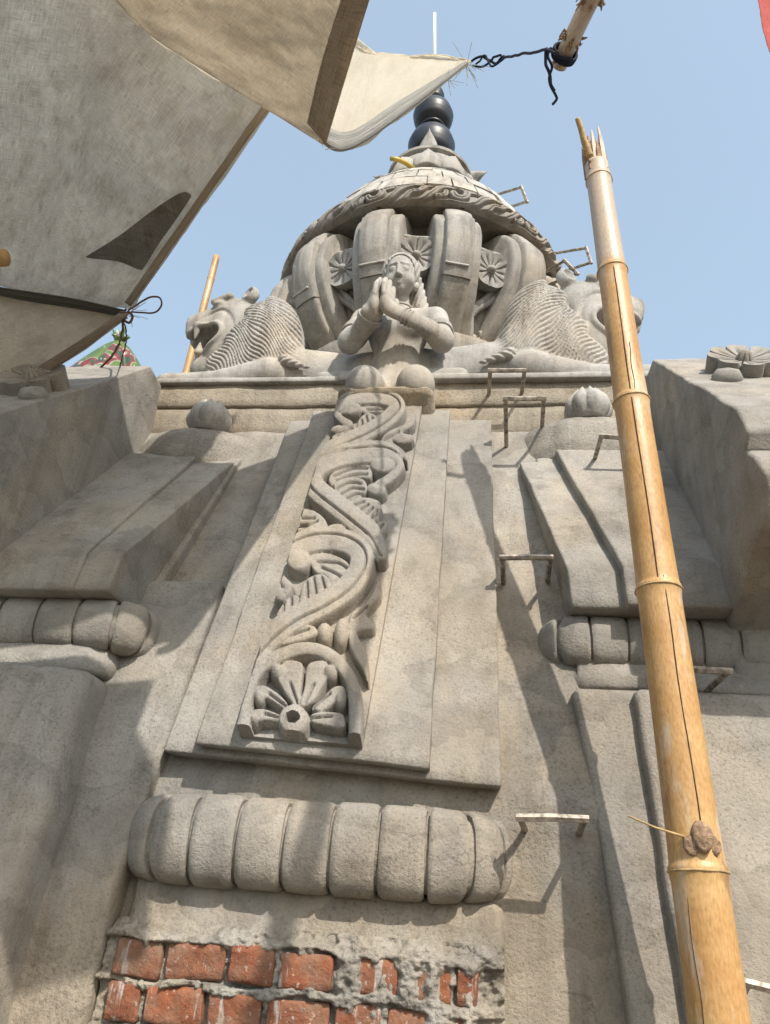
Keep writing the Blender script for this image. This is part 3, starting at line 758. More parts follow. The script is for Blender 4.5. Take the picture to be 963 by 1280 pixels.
# --- rosettes on the shoulders
def rosette(parent, centre, nrm, upv, R, mat, petals=8, h=0.04, name='rosette', octo=False):
    nrm = np.array(nrm) / np.linalg.norm(nrm); upv = np.array(upv) - nrm * np.dot(upv, nrm); upv /= np.linalg.norm(upv); rt = np.cross(upv, nrm)
    nr_, na = 14, petals * 10
    V = []
    for j in range(na):
        th = 2 * math.pi * j / na; lob = abs(math.cos(petals * th / 2))
        Rm = R * (0.80 + 0.20 * lob ** 0.55)
        if octo: Rm = R * (0.90 + 0.10 * lob ** 0.8)
        for i in range(nr_):
            t = i / (nr_ - 2) if i < nr_ - 1 else 1.0
            rr = Rm * min(t, 1.0)
            hh = h * (0.62 + 0.38 * t ** 1.5)
            gro = math.exp(-((1 - lob) - 1) ** 2 / 0.02) if t > 0.3 else 0
            hh -= 0.3 * h * gro
            mid = math.exp(-(min(abs((th * petals / (2 * math.pi)) % 1.0), 1 - (th * petals / (2 * math.pi)) % 1.0) / 0.06) ** 2) if 0.3 < t < 0.8 else 0
            hh -= 0.22 * h * mid
            if t < 0.24: hh = h * (0.62 + 0.75 * math.sqrt(max(0, 1 - (t / 0.24) ** 2)))
            if i == nr_ - 1: hh = -0.03
            V.append(centre + rt * rr * math.cos(th) + upv * rr * math.sin(th) + nrm * hh)
    return part(name, V, grid_faces(na, nr_, True, True), mat, parent, autosmooth=60)
n_sl = np.array([0, -0.81, 0.775]); p_sl = np.array([0, 2.575, 2.11 + CZ])
up_sl = np.array([0, 0.775, 0.81])
cR = onplane(928, 466, p_sl, n_sl / np.linalg.norm(n_sl)); cL = onplane(42, 488, p_sl, n_sl / np.linalg.norm(n_sl))
for cc, bl in ((cR, blkR), (cL, blkL)):
    rosette(bl, cc + np.array([0, -.01, .012]), (0, -1.0, 0.68), (0, 0.68, 1.0), 0.125, M_CARVE, 8, 0.05)
    for k, (du, dv) in enumerate(((0.20, -0.12), (0.16, -0.17), (-0.10, -0.17))):
        du = du if bl is blkR else -du
        c2 = cc + np.array([du, 0, 0]) + up_sl / np.linalg.norm(up_sl) * dv
        V, Fc = lathe([(0.0, -0.02), (0.045, -0.015), (0.05, 0.01), (0.035, 0.035), (0.0, 0.042)], 0, 0, 16)
        V = np.array([c2 + np.array([v[0], 0, 0]) + up_sl / np.linalg.norm(up_sl) * v[1] + n_sl / np.linalg.norm(n_sl) * v[2] for v in V])
        part('boss', V, Fc, M_CARVE, bl)

# --- ledge with two fascias
ledge = part('ledge', *stack([(1.985, -1.09, 1.09, 2.715, 4.9), (2.115, -1.09, 1.09, 2.722, 4.9)], jit=0.005, bev=0.008), M_SAND, tower)
part('lower_fascia', *stack([(1.846, -1.085, 1.085, 2.730, 4.85), (1.985, -1.085, 1.085, 2.728, 4.85)], jit=0.005, bev=0.004), M_SAND, ledge)
part('statue_bracket', *stack([(1.84, -0.225, 0.20, 2.600, 2.9), (1.89, -0.22, 0.195, 2.580, 2.9), (1.950, -0.21, 0.19, 2.525, 2.95)], jit=0.006, bev=0.014, r=0.03), M_SAND, tower)

# ================================================================== CROWN
AY = 4.1; AX = onY(541, 160, AY)[0]
def azc(th, r, z): return np.array([AX + r * math.sin(th), AY - r * math.cos(th), z + CZ])
V, Fc = lathe([(0.80, 2.05 + CZ), (0.80, 2.72 + CZ), (0.86, 2.78 + CZ), (0.86, 2.90 + CZ), (0.70, 2.92 + CZ)], AX, AY, 72)
part('neck_drum', jitter(V, 0.004), Fc, M_SMOOTH, tower, autosmooth=50)
core_prof = cr([(0.62, 2.90), (0.70, 3.02), (0.79, 3.2), (0.845, 3.36), (0.87, 3.5), (0.84, 3.6), (0.76, 3.68), (0.72, 3.72), (0.72, 3.86)], 5)
V, Fc = lathe([(r, z + CZ) for r, z in core_prof], AX, AY, 96)
amalaka = part('ribbed_crown', jitter(V, 0.003), Fc, M_SMOOTH, tower)
rib_prof = cr([(0.70, 2.935), (0.80, 3.03), (0.915, 3.18), (0.985, 3.34), (1.0, 3.50), (0.965, 3.64), (0.88, 3.735), (0.75, 3.77)], 5)
def crown_rib(th, hw, dr, i0, i1, mat, name, parent, prof_=rib_prof, rnd=0.35):
    P = prof_[i0:i1]; n = len(P); T = np.gradient(P, axis=0); T /= np.linalg.norm(T, axis=1)[:, None]
    ct = np.array([math.cos(th), math.sin(th), 0]); out = []
    cs = [(-1, -0.16), (-1, -0.005), (-0.985, 0.016), (-0.90, 0.027), (-0.5, 0.033), (0, 0.035), (0.5, 0.033), (0.90, 0.027), (0.985, 0.016), (1, -0.005), (1, -0.16)]
    for i in range(n):
        r, z = P[i]; nr_, nz_ = T[i][1], -T[i][0]            # outward normal in the (r,z) plane
        for s, h in cs:
            hh = dr + h
            c = azc(th, r + nr_ * hh, z + nz_ * hh)
            out.append(c + ct * s * hw)
    m = len(cs); Fc = grid_faces(n, m, flip=True)
    Fc.append(tuple(range(m))); Fc.append(tuple((n - 1) * m + k for k in range(m - 1, -1, -1)))
    return part(name, jitter(out, 0.0035, 8, 40), Fc, mat, parent, autosmooth=50)
# relief on the fields between ribs
def field_pt(th, a, b, h):
    """a: metres sideways, b: 0..1 along the core profile, h: metres proud"""
    i = np.clip(b, 0, 1) * (len(core_prof) - 1); k = int(min(i, len(core_prof) - 2)); f = i - k
    p = core_prof[k] * (1 - f) + core_prof[k + 1] * f; t = core_prof[k + 1] - core_prof[k]; t /= np.linalg.norm(t)
    return azc(th + a / max(p[0], .1), p[0] + t[1] * h, p[1] - t[0] * h), p, t
NRIB = 13
for k in range(NRIB):
    th = (-11 + 360 / 13 * k) * math.pi / 180
    rb = crown_rib(th, 0.140, -0.02, 0, len(rib_prof), M_SMOOTH, 'rib', amalaka)
    nn = len(rib_prof)
    crown_rib(th, 0.080, 0.022, 0, int(nn * 0.36), M_SMOOTH, 'rib_band', rb)
    crown_rib(th, 0.084, 0.030, int(nn * 0.36) - 1, int(nn * 0.68), M_SMOOTH, 'rib_band', rb)
    crown_rib(th, 0.080, 0.020, int(nn * 0.68) - 1, nn - 2, M_SMOOTH, 'rib_band', rb)
    P36 = rib_prof[int(nn * 0.36)]
    lip = [azc(th, P36[0] + 0.071, P36[1]) + np.array([math.cos(th), math.sin(th), 0]) * s for s in np.linspace(-0.075 * random.uniform(.6, 1.05), 0.075 * random.uniform(.6, 1.05), 9)]
    V, Fc, uvv = tube(jitter(lip, 0.0015, 9, 30), 0.0075, 6); part('mortar_lip', V, Fc, M_LIP, rb)
    # field to the right of this rib
    tf = th + math.pi / 13
    if math.cos(tf) < -0.2: continue
    c, p, t = field_pt(tf, 0, 0.40, 0.045)
    nrm = np.array([math.sin(tf) * t[1], -math.cos(tf) * t[1], -t[0]]); upv = np.array([math.sin(tf) * t[0], -math.cos(tf) * t[0], t[1]])
    rosette(amalaka, c, nrm, upv, 0.118, M_STATUE, 6, 0.05, 'flower', True)
    sw = 1 if k % 2 else -1
    def ribbon(pts, r0, nm='scroll'):
        pp = cr(pts, 6); Vv, Ff, _ = tube([field_pt(tf, a * sw, b, 0.030)[0] for a, b in pp], np.interp(np.linspace(0, 1, len(pp)), [0, .1, .85, 1], [r0 * .7, r0, r0, r0 * .5]), 8)
        part(nm, Vv, Ff, M_STATUE, amalaka)
    for off in (0.0, 0.034):
        ribbon([(0.09 - off, 0.34 - off * 0.3), (0.05 - off, 0.28), (-0.03 - off * 0.4, 0.22), (-0.06 + off, 0.15), (-0.03 + off * 0.6, 0.08 + off * .7), (0.03, 0.08 + off * .7), (0.055 - off * 0.5, 0.125), (0.03, 0.165 - off * .7)], 0.021)
    ribbon([(-0.10, 0.545), (-0.02, 0.535), (0.05, 0.55), (0.10, 0.58)], 0.018)
    ribbon([(-0.10, 0.50), (-0.04, 0.51), (0.04, 0.52), (0.10, 0.54)], 0.014)
    V, Fc = lathe([(0.0, -0.02), (0.034, -0.015), (0.036, 0.02), (0.02, 0.036), (0.0, 0.04)], 0, 0, 14)
    c2, p2, t2 = field_pt(tf, 0.012 * sw, 0.125, 0.0)
    rtv = np.array([math.cos(tf), math.sin(tf), 0]); n2 = np.array([math.sin(tf) * t2[1], -math.cos(tf) * t2[1], -t2[0]]); u2 = np.cross(n2, rtv) * -1
    part('scroll_eye', [c2 + rtv * v[0] + u2 * v[1] + n2 * v[2] for v in V], Fc, M_STATUE, amalaka)

# domed canopy and its carved rim
dome_prof = cr([(0.68, 3.83), (0.83, 3.810), (0.920, 3.786), (0.940, 3.786), (0.942, 3.84), (0.918, 3.90), (0.85, 4.08), (0.71, 4.36), (0.52, 4.63), (0.38, 4.80), (0.30, 4.86), (0.0, 4.88)], 4)
V, Fc = lathe([(r, z + CZ) for r, z in dome_prof], AX, AY, 120)
dome = part('domed_canopy', jitter(V, 0.004), Fc, M_SMOOTH, tower, autosmooth=50)
# rim relief: repeating waves of scrolls computed as height on an unrolled band
nA, nB = 2300, 46
th = np.linspace(0, 2 * math.pi, nA, endpoint=False); bb = np.linspace(0, 1, nB)
TH, BB = np.meshgrid(th, bb, indexing='ij'); TH = TH.ravel(); BB = BB.ravel()
rim_p = cr([(0.935, 3.772), (0.960, 3.782), (0.970, 3.830), (0.957, 3.890), (0.915, 3.945)], 6)
rt_ = np.interp(BB, np.linspace(0, 1, len(rim_p)), rim_p[:, 0]); zt_ = np.interp(BB, np.linspace(0, 1, len(rim_p)), rim_p[:, 1])
NREP = 12; X = (TH / (2 * math.pi) * NREP) % 1.0; Y = BB * 0.5          # cell about 0.42 m wide
Hs = np.zeros(len(X))
def rs(pts, w, h):
    global Hs
    poly = cr(pts, 6)
    for sh in (-1, 0, 1):
        q = poly + np.array([sh, 0]); d, t, s = seg_dist(np.stack([X, Y], 1), q)
        hh = h * prof(d / w, 0.3) * (1 - 0.35 * np.exp(-((d / w) / 0.16) ** 2)); Hs = np.maximum(Hs, hh)
rs([(0.0, 0.06), (0.12, 0.10), (0.25, 0.25), (0.36, 0.40), (0.52, 0.44), (0.64, 0.36), (0.62, 0.24), (0.52, 0.21), (0.48, 0.28)], 0.047, 0.033)
rs([(0.30, 0.06), (0.44, 0.10), (0.58, 0.10), (0.74, 0.16), (0.84, 0.30), (0.98, 0.42), (1.1, 0.44)], 0.047, 0.033)
rs([(0.70, 0.40), (0.78, 0.44), (0.86, 0.42)], 0.041, 0.025); rs([(0.30, 0.20), (0.38, 0.22), (0.40, 0.30)], 0.035, 0.027)
rs([(0.10, 0.30), (0.18, 0.40), (0.28, 0.44)], 0.041, 0.027); rs([(0.84, 0.06), (0.92, 0.14), (0.98, 0.25), (1.08, 0.28)], 0.040, 0.030)
rs([(0.60, 0.02), (0.68, 0.05), (0.76, 0.04)], 0.035, 0.025)
wave = 0.008 * np.sin(TH * 37)
Vr = np.stack([AX + (rt_ + Hs) * np.sin(TH), AY - (rt_ + Hs) * np.cos(TH), zt_ + CZ + wave * (BB > .8) * 1.0], 1)
Vr = jitter(Vr, 0.002, 20, 60)
part('carved_rim', Vr, grid_faces(nA, nB, True), M_CARVE, dome, autosmooth=60)
# courses of stuck-on slips above the rim
dome_up = dome_prof[[i for i in range(len(dome_prof)) if dome_prof[i][1] > 3.91 and dome_prof[i][0] > 0.3]]
def dome_rz(z): return np.interp(z, dome_up[:, 1], dome_up[:, 0])
for rowi, (za, zb, nt_) in enumerate(((4.02, 4.17, 34), (4.185, 4.345, 30), (4.36, 4.52, 26), (4.535, 4.68, 20), (4.69, 4.79, 15))):
    for k in range(nt_):
        a = 2 * math.pi * (k + 0.5 * (rowi % 2)) / nt_ + random.uniform(-.01, .01)
        if math.cos(a) < -0.35: continue
        hw = math.pi / nt_ * 0.93; vs = []
        z_lo = za + random.uniform(-.006, .006); z_hi = zb + random.uniform(-.006, .006)
        for h in (-0.01, 0.016 + random.uniform(-.004, .004)):
            for zz in (z_lo, z_hi):
                for s in (-1, 0, 1): vs.append(azc(a + s * hw, dome_rz(zz) + h, zz + h * 0.5))
        fcs = [(6, 7, 10, 9), (7, 8, 11, 10), (0, 1, 7, 6), (1, 2, 8, 7), (3, 9, 10, 4), (4, 10, 11, 5), (0, 6, 9, 3), (2, 5, 11, 8), (0, 3, 4, 1), (1, 4, 5, 2)]
        part('slip', vs, fcs, M_PALE, dome, smooth=False)

# lotus cup
V, Fc = lathe([(0.0, 4.86 + CZ), (0.30, 4.86 + CZ), (0.335, 4.92 + CZ), (0.345, 5.02 + CZ), (0.31, 5.10 + CZ), (0.335, 5.115 + CZ), (0.335, 5.145 + CZ), (0.25, 5.16 + CZ), (0.0, 5.17 + CZ)], AX, AY, 48)
lotus = part('lotus_cup', jitter(V, 0.003), Fc, M_SMOOTH, tower, autosmooth=50)
def petal_mesh(th, r0, z0, hgt, wid, lean, curl, pointed, thick=0.03):
    Vv = []; n, m = 11, 9
    for face in (0, 1):
        for i in range(n):
            t = i / (n - 1)
            w = wid * (math.sin(math.pi * (0.30 + 0.70 * t)) ** (1.1 if pointed else 0.55)) if t < 1 else 0.0
            rr = r0 + lean * t + curl * t * t; zz = z0 + hgt * t
            for j in range(m):
                s = j / (m - 1) * 2 - 1
                b = -0.05 * s * s * (1 - t * 0.5) * (wid / 0.12) - face * thick + (0.008 * (1 - abs(s)) if face == 0 else 0)
                Vv.append(azc(th, rr + b, zz) + np.array([math.cos(th), math.sin(th), 0]) * s * w)
    a = grid_faces(n, m, flip=True); b = grid_faces(n, m, base=n * m); Fcc = a + b
    for i in range(n - 1):
        Fcc.append((i * m, (i + 1) * m, n * m + (i + 1) * m, n * m + i * m)); Fcc.append((i * m + m - 1, n * m + i * m + m - 1, n * m + (i + 1) * m + m - 1, (i + 1) * m + m - 1))
    for j in range(m - 1): Fcc.append((j, n * m + j, n * m + j + 1, j + 1))
    return Vv, Fcc
for k in range(10):
    part('petal', *petal_mesh(math.radians(36 * k + 2), 0.375, 4.885, 0.21, 0.112, -0.01, -0.03, False), M_STATUE, lotus)
for k in range(4):
    V, Fc = petal_mesh(math.radians(90 * k), 0.29 if k % 2 == 0 else 0.33, 5.09, 0.40 if k % 2 == 0 else 0.16, 0.075, -0.08 if k % 2 == 0 else 0.10, 0.02, True, 0.05)
    part('pointed_petal', V, Fc, M_STATUE, lotus)
V, Fc, uvv = tube([onY(517, 211, 3.75), onY(508, 204, 3.70), onY(499, 200, 3.66), onY(489, 198, 3.62)], 0.017, 12)
pipe = mesh_obj('plastic_pipe', V, Fc, M_YEL); tag(pipe, 'short yellow plastic pipe sticking out below the lotus cup of the dome', 'pipe')

# finial of stacked pots with rod
fin = empty('finial', (AX, AY, 5.17 + CZ), 'stacked black glazed round pots with a white rod on the dome lotus', 'finial')
for zc, r, hz in ((5.56, 0.188, 0.195), (5.945, 0.165, 0.170), (6.225, 0.08, 0.095)):
    pr = [(max(0.001, r * math.cos(a)), zc + hz * math.sin(a) + CZ) for a in np.linspace(-math.pi / 2, math.pi / 2, 28)]
    for i in (9, 14, 18): pr[i] = (pr[i][0] + 0.004, pr[i][1])
    V, Fc = lathe(pr, AX, AY, 44); part('pot', V, Fc, M_POT, fin)
    V, Fc = lathe([(r * 0.42, zc - hz * 0.96 + CZ), (r * 0.60, zc - hz * 0.98 + CZ), (r * 0.66, zc - hz * 0.90 + CZ), (r * 0.60, zc - hz * 0.80 + CZ)], AX, AY, 36); part('pot_collar', V, Fc, M_POT, fin)
V, Fc = lathe([(0.09, 5.16 + CZ), (0.13, 5.25 + CZ), (0.15, 5.36 + CZ), (0.10, 5.42 + CZ)], AX, AY, 30); part('foot', V, Fc, M_POT, fin)
top = onY(543.5, 17, AY)
V, Fc, uvv = tube([(AX, AY, 6.3 + CZ), (top[0], AY, top[2])], 0.014, 10); part('rod', V, Fc, M_WHITE, fin)

# ================================================================== STEEL RUNGS
def rung(b1, b2, r1, r2, Yb, Yr, rad=0.0085):
    A, B = onY(*b1, Yb), onY(*b2, Yb); C, D = onY(*r1, Yr), onY(*r2, Yr)
    C2 = C + (C - A) * 0.35; D2 = D + (D - B) * 0.35
    mb = MB()
    P = np.array([C2, A, B, D2])
    V, Fc, _ = tube([C2, C * 0.5 + A * 0.5, A], rad, 6); mb.add(V, Fc)
    V, Fc, _ = tube([D2, D * 0.5 + B * 0.5, B], rad, 6); mb.add(V, Fc)
    e = (B - A) / np.linalg.norm(B - A) * rad * 1.1
    V, Fc, _ = tube([A - e, A * .5 + B * .5 + np.array([0, 0, random.uniform(-.002, .002)]), B + e], rad * 1.12, 6); mb.add(V, Fc)
    part('rung', mb.V, mb.F, M_STEEL, tower, smooth=False)
rung((613, 463), (656, 463), (611, 497), (652, 495), 2.58, 2.735)
rung((632, 498), (680, 498), (633, 545), (678, 530), 2.46, 2.63)
rung((752, 545), (815, 549), (742, 580), (803, 584), 2.40, 2.56)
rung((628, 697), (688, 697), (630, 733), (684, 730), 2.22, 2.39)
rung((857, 836), (911, 839), (828, 864), (880, 867), 2.03, 2.20)
rung((650, 1022), (731, 1024), (656, 1037), (725, 1041), 1.92, 2.07)
rung((935, 1229), (1010, 1246), (931, 1238), (1000, 1255), 1.83, 1.95)
rung((652, 234), (659, 252), (622, 243), (640, 258), 3.75, 3.85, 0.010)
rung((733, 310), (739, 328), (697, 316), (703, 340), 3.85, 3.95, 0.010)
rung((706, 326), (722, 342), (682, 340), (696, 352), 3.55, 3.65, 0.010)

# ================================================================== STATUES
def lion_sdf(P):
    x, y, z = P[:, 0], P[:, 1], P[:, 2]; ay = np.abs(y); A = np.stack([x, ay, z], 1)
    body = sd_cap(P, (-.62, 0, .12), (.12, 0, .18), .12, .17)
    body = smin(body, sd_ell(A, (-.40, .10, .10), (.19, .10, .15)), .04)
    body = smin(body, sd_cap(A, (-.40, .17, .045), (-.18, .19, .04), .045, .035), .02)
    leg = sd_cap(A, (.10, .15, .10), (.30, .165, .055), .085, .058)
    leg = smin(leg, sd_cap(A, (.30, .165, .05), (.56, .165, .045), .055, .045), .02)
    leg = smin(leg, sd_ell(A, (.575, .165, .045), (.065, .055, .045)), .015)
    body = smin(body, leg, .03)
    mane = sd_ell(P, (.20, 0, .37), (.215, .205, .325))
    mane = smin(mane, sd_ell(P, (.31, 0, .21), (.185, .185, .20)), .05)
    mane = smin(mane, sd_ell(P, (.09, 0, .20), (.16, .19, .19)), .06)
    dx, dz = x - .47, z - .42; r = np.sqrt(dx * dx + dz * dz) + 1e-6; an = np.arctan2(dz, -dx)
    kk = 2.4 * np.clip((an + 0.95) / 0.7, -0.4, 1.0)
    g = an + kk * (r - .25) + 0.05 * np.sin(r * 34 + an * 5)
    rid = np.abs(np.sin(g * 44 + 0.6 * np.sin(an * 9)))
    mane = mane - (0.0135 * rid ** 0.8 - 0.007) * np.clip((ay - 0.01) / .05, 0, 1)
    mane = smax(mane, x - (.175 + .50 * (.66 - z) + .02 * np.sin(z * 40)), .03)
    head = sd_ell(P, (.345, 0, .555), (.135, .125, .135))
    head = smin(head, sd_cap(P, (.40, 0, .57), (.525, 0, .535), .100, .082), .05)
    head = smin(head, sd_ell(A, (.375, .085, .40), (.085, .065, .17)), .05)
    head = smin(head, sd_ell(A, (.515, .050, .490), (.075, .052, .065)), .03)
    jaw = sd_cap(P, (.34, 0, .29), (.445, 0, .250), .105, .085)
    jaw = smin(jaw, sd_ell(P, (.490, 0, .230), (.055, .075, .078)), .03)
    head = smin(head, jaw, .05)
    nose = sd_ell(P, (.590, 0, .555), (.036, .055, .034)); head = smin(head, nose, .02)
    head = smin(head, sd_cap(A, (.585, .03, .52), (.575, .045, .46), .032, .030), .02)
    # brow and eye
    head = smax(head, -sd_ell(A, (.445, .115, .615), (.045, .028, .030)), .015)
    head = smin(head, sd_cap(A, (.385, .108, .652), (.475, .080, .640), .022, .018), .015)
    eye = sd_ell(A, (.440, .100, .608), (.034, .022, .020)); lid = np.sqrt((eye - .002) ** 2 + head ** 2) - .0065
    head = smin(smin(head, eye, .003), lid, .003)
    # cheek fold
    fold = np.abs(sd_ell(A, (.44, .10, .40), (.115, .15, .155)))
    head = head + 0.012 * np.exp(-(fold / .012) ** 2) * (z > .36)
    # mouth: open from the front and near side, closed on the far side
    cav = sd_ell(P, (.480, .05, .385), (.118, .22, .084))
    cav = smax(cav, -(y + .085), .01)
    pre = head; head = smax(head, -cav, .012)
    head = smin(head, np.sqrt(cav ** 2 + pre ** 2) - .0135, .008)      # rolled lip
    for yy in (.080, -.03):
        head = smin(head, sd_cap(P, (.530, yy, .470), (.533, yy, .385), .026, .004), .006)
        head = smin(head, sd_cap(P, (.495, yy, .295), (.500, yy, .362), .024, .004), .006)
    ear = sd_ell(A, (.278, .098, .668), (.045, .036, .052)); ear = smax(ear, -sd_ell(A, (.300, .118, .680), (.034, .028, .038)), .006)
    d = smin(mane, head, .012); d = smin(d, ear, .022); d = smin(d, body, .015)
    tuft = sd_cap(A, (.02, .185, .16), (-.10, .175, .12), .028, .006)
    tuft = tuft - .004 * np.sin(z * 260 + x * 120); d = smin(d, tuft, .008)
    base = np.maximum(np.abs(z - .008) - .016, np.maximum(np.abs(x + .02) - .66, ay - .235))
    d = smin(d, base, .012)
    return np.maximum(d, -z - 0.004)
LV, LF = surface_nets(lion_sdf, (-.70, -.27, -.02), (.67, .27, .74), 0.0055)
LV = smooth_mesh(LV, LF, 1, 0.2)
def place_lion(mir, scale, u0, yc, lab):
    s = -1 if mir else 1
    W = np.stack([X0 + s * (u0 + LV[:, 0] * scale), yc - LV[:, 1] * scale * 0.86, 2.112 + CZ + LV[:, 2] * scale * 0.97], 1)
    Fq = LF if not mir else LF[:, ::-1]
    Fq = Fq[:, ::-1]
    o = mesh_obj('lion_statue', W, Fq, M_STATUE)
    tag(o, lab, 'statue', 'lion statues lying on the ledge')
    return o
place_lion(True, 0.98, 0.505, 2.895, 'reclining cement lion with open fanged mouth facing the burlap tarp')
place_lion(False, 1.08, 0.485, 2.905, 'reclining cement lion whose open mouth is partly hidden by the bamboo pole')

def tilt(P, a=math.radians(14)):
    q = P - np.array([0, .03, .60], dtype=np.float32); c, s = math.cos(a), math.sin(a)
    return np.stack([q[:, 0], q[:, 1] * c + q[:, 2] * s, -q[:, 1] * s + q[:, 2] * c], 1) + np.array([0, .03, .60], dtype=np.float32)
def lady_sdf(P):
    z0 = P[:, 2]
    x, y, z = P[:, 0], P[:, 1], P[:, 2]; A = np.stack([np.abs(x), y, z], 1)
    t = sd_ell(P, (0, .06, .10), (.135, .11, .10))
    t = smin(t, sd_ell(P, (0, .045, .22), (.118, .082, .13)), .05)
    t = smin(t, sd_ell(P, (0, .045, .40), (.135, .085, .12)), .06)
    t = smin(t, sd_ell(A, (.062, -.020, .405), (.058, .040, .055)), .03)
    t = smin(t, sd_cap(A, (.05, .05, .49), (.165, .05, .485), .055, .058), .04)
    t = smin(t, sd_cap(P, (0, .05, .50), (0, .03, .60), .050, .043), .025)
    th = sd_cap(A, (.085, .08, .06), (.108, -.095, .050), .090, .082)
    t = smin(t, th, .03)
    t = t + .010 * np.exp(-((x ** 2 + (y + .035) ** 2 + (z - .205) ** 2) / .00012))
    arm = sd_cap(A, (.170, .05, .485), (.208, -.03, .320), .060, .050)
    arm = smin(arm, sd_cap(A, (.208, -.03, .320), (.052, -.157, .371), .050, .031), .02)
    d = smin(t, arm, .018)
    # palms and fingers, pressed together
    H_ = A - np.array([0, .030, -.066], dtype=np.float32)
    palm = sd_ell(H_, (.024, -.205, .475), (.023, .040, .062)); d = smin(d, smin(palm, sd_cap(H_, (.050, -.188, .436), (.03, -.2, .455), .031, .028), .02), .012)
    for yy, top in ((-.238, .575), (-.217, .602), (-.196, .606), (-.176, .588)):
        f = smin(sd_cap(H_, (.021, yy, .49), (.017, yy + .004, .545), .0125, .0120), sd_cap(H_, (.017, yy + .004, .545), (.0115, yy + .016, top), .0120, .0078), .004)
        d = smin(d, f, .0035)
    d = smin(d, smin(sd_cap(H_, (.026, -.178, .462), (.02, -.152, .505), .014, .012), sd_cap(H_, (.02, -.152, .505), (.012, -.142, .535), .012, .009), .004), .005)
    # head, bowed a little toward the viewer
    P = tilt(P); x, y, z = P[:, 0], P[:, 1], P[:, 2]; A = np.stack([np.abs(x), y, z], 1)
    h = sd_ell(P, (0, .012, .705), (.076, .080, .088))
    h = smin(h, sd_ell(P, (0, -.010, .655), (.064, .060, .062)), .03)
    h = smin(h, sd_ell(P, (0, -.040, .612), (.024, .022, .020)), .02)
    h = smin(h, sd_ell(A, (.038, -.040, .650), (.026, .024, .026)), .015)
    h = smax(h, -sd_ell(A, (.031, -.086, .697), (.020, .014, .012)), .010)
    h = smin(h, sd_ell(A, (.028, -.060, .695), (.019, .013, .0105)), .003)
    h = h + .004 * np.exp(-(((z - .694 - 4 * (np.abs(x) - .028) ** 2) / .0035) ** 2)) * (np.abs(np.abs(x) - .028) < .018) * (y < -.04)
    h = smin(h, sd_cap(A, (.010, -.070, .722), (.044, -.052, .722), .0062, .005), .006)
    h = smin(h, sd_cap(P, (0, -.070, .706), (0, -.084, .664), .0080, .0110), .010)
    h = smin(h, sd_ell(A, (.011, -.080, .659), (.0085, .010, .008)), .005)
    h = smin(h, sd_cap(A, (0, -.071, .637), (.020, -.062, .639), .0075, .0035), .003)
    h = smin(h, sd_cap(A, (0, -.068, .626), (.016, -.061, .630), .0080, .0040), .003)
    h = smin(h, sd_ell(P, (0, -.075, .742), (.005, .006, .006)), .002)
    d = smin(d, h, .012)
    return np.maximum(d, -z0 - .006)
QV, QF = surface_nets(lady_sdf, (-.30, -.27, -.02), (.30, .20, .81), 0.0047)
def veil_sdf(P):
    x, y, z = P[:, 0], P[:, 1], P[:, 2]; A = np.stack([np.abs(x), y, z], 1)
    T_ = tilt(P); tz = T_[:, 2]; ty = T_[:, 1]
    v = sd_ell(T_, (0, .024, .712), (.090, .090, .100))
    v = smax(v, -(ty + .052 + 0.35 * (tz - .72)), .010)
    v = smin(v, sd_cap(A, (.074, .045, .68), (.106, .055, .545), .030, .032), .03)
    v = smin(v, sd_cap(A, (.095, .055, .56), (.13, .07, .505), .026, .020), .02)
    v = smin(v, sd_ell(P, (0, .09, .60), (.09, .05, .13)), .03)
    s = np.sin((np.abs(x) - .25 * (z - .7) + .3 * y) * 330); v = v - .0035 * s * (z < .745)
    band = np.abs(sd_ell(P, (0, .01, .705), (.074, .092, .092)))
    v = smax(v, -sd_ell(T_, (0, -.048, .690), (.070, .085, .086)), .006)
    return v
VV_, VF_ = surface_nets(veil_sdf, (-.19, -.10, .46), (.19, .18, .84), 0.0047)
SC = 1.0; SY = 2.690; SZ = 1.945
def lady_w(Q):
    lean = Q.copy(); lean[:, 1] = Q[:, 1] - 0.02 * Q[:, 2]
    hand = np.clip((-.10 - Q[:, 1]) / .08, 0, 1) * (Q[:, 2] > .3); lean[:, 0] -= 0.062 * hand
    return np.stack([X0 + 0.0 + lean[:, 0] * SC, SY + lean[:, 1] * SC, SZ + CZ + Q[:, 2] * 1.09], 1)
lady = empty('praying_statue', (X0, SY, SZ + CZ), 'pale cement statue of a kneeling veiled figure with palms pressed together', 'statue')
bod = part('body', lady_w(smooth_mesh(QV, QF, 1, .25)), QF[:, ::-1], M_STATUE, lady)
part('veil', lady_w(smooth_mesh(VV_, VF_, 1, .25)), VF_[:, ::-1], M_STATUE, lady)
def ring_on(a, b, t, r, tr, name, n=3, sp=0.013):
    a, b = np.array(a), np.array(b)
    for sx in (-1, 1):
        for k in range(n):
            d = (b - a) / np.linalg.norm(b - a); c = a + (b - a) * t + d * sp * (k - (n - 1) / 2)
            u_ = np.cross(d, [0, 0, 1.0]); u_ /= np.linalg.norm(u_); w_ = np.cross(d, u_)
            pts = np.array([c + r * (math.cos(q) * u_ + math.sin(q) * w_) for q in np.linspace(0, 2 * math.pi, 25)])
            pts[:, 0] *= sx
            V, Fc, _ = tube(lady_w(pts), tr, 6, caps=False); part(name, V, Fc, M_STATUE, lady)
ring_on((.170, .05, .485), (.208, -.03, .320), 0.62, .057, .0060, 'armlet', 4, .011)
ring_on((.208, -.03, .320), (.052, -.157, .371), 0.80, .037, .0055, 'bangle', 3, .012)
neck = np.array([(.062 * math.sin(a), .035 - .078 * math.cos(a), .535 - .020 * math.cos(a)) for a in np.linspace(-2.3, 2.3, 30)])
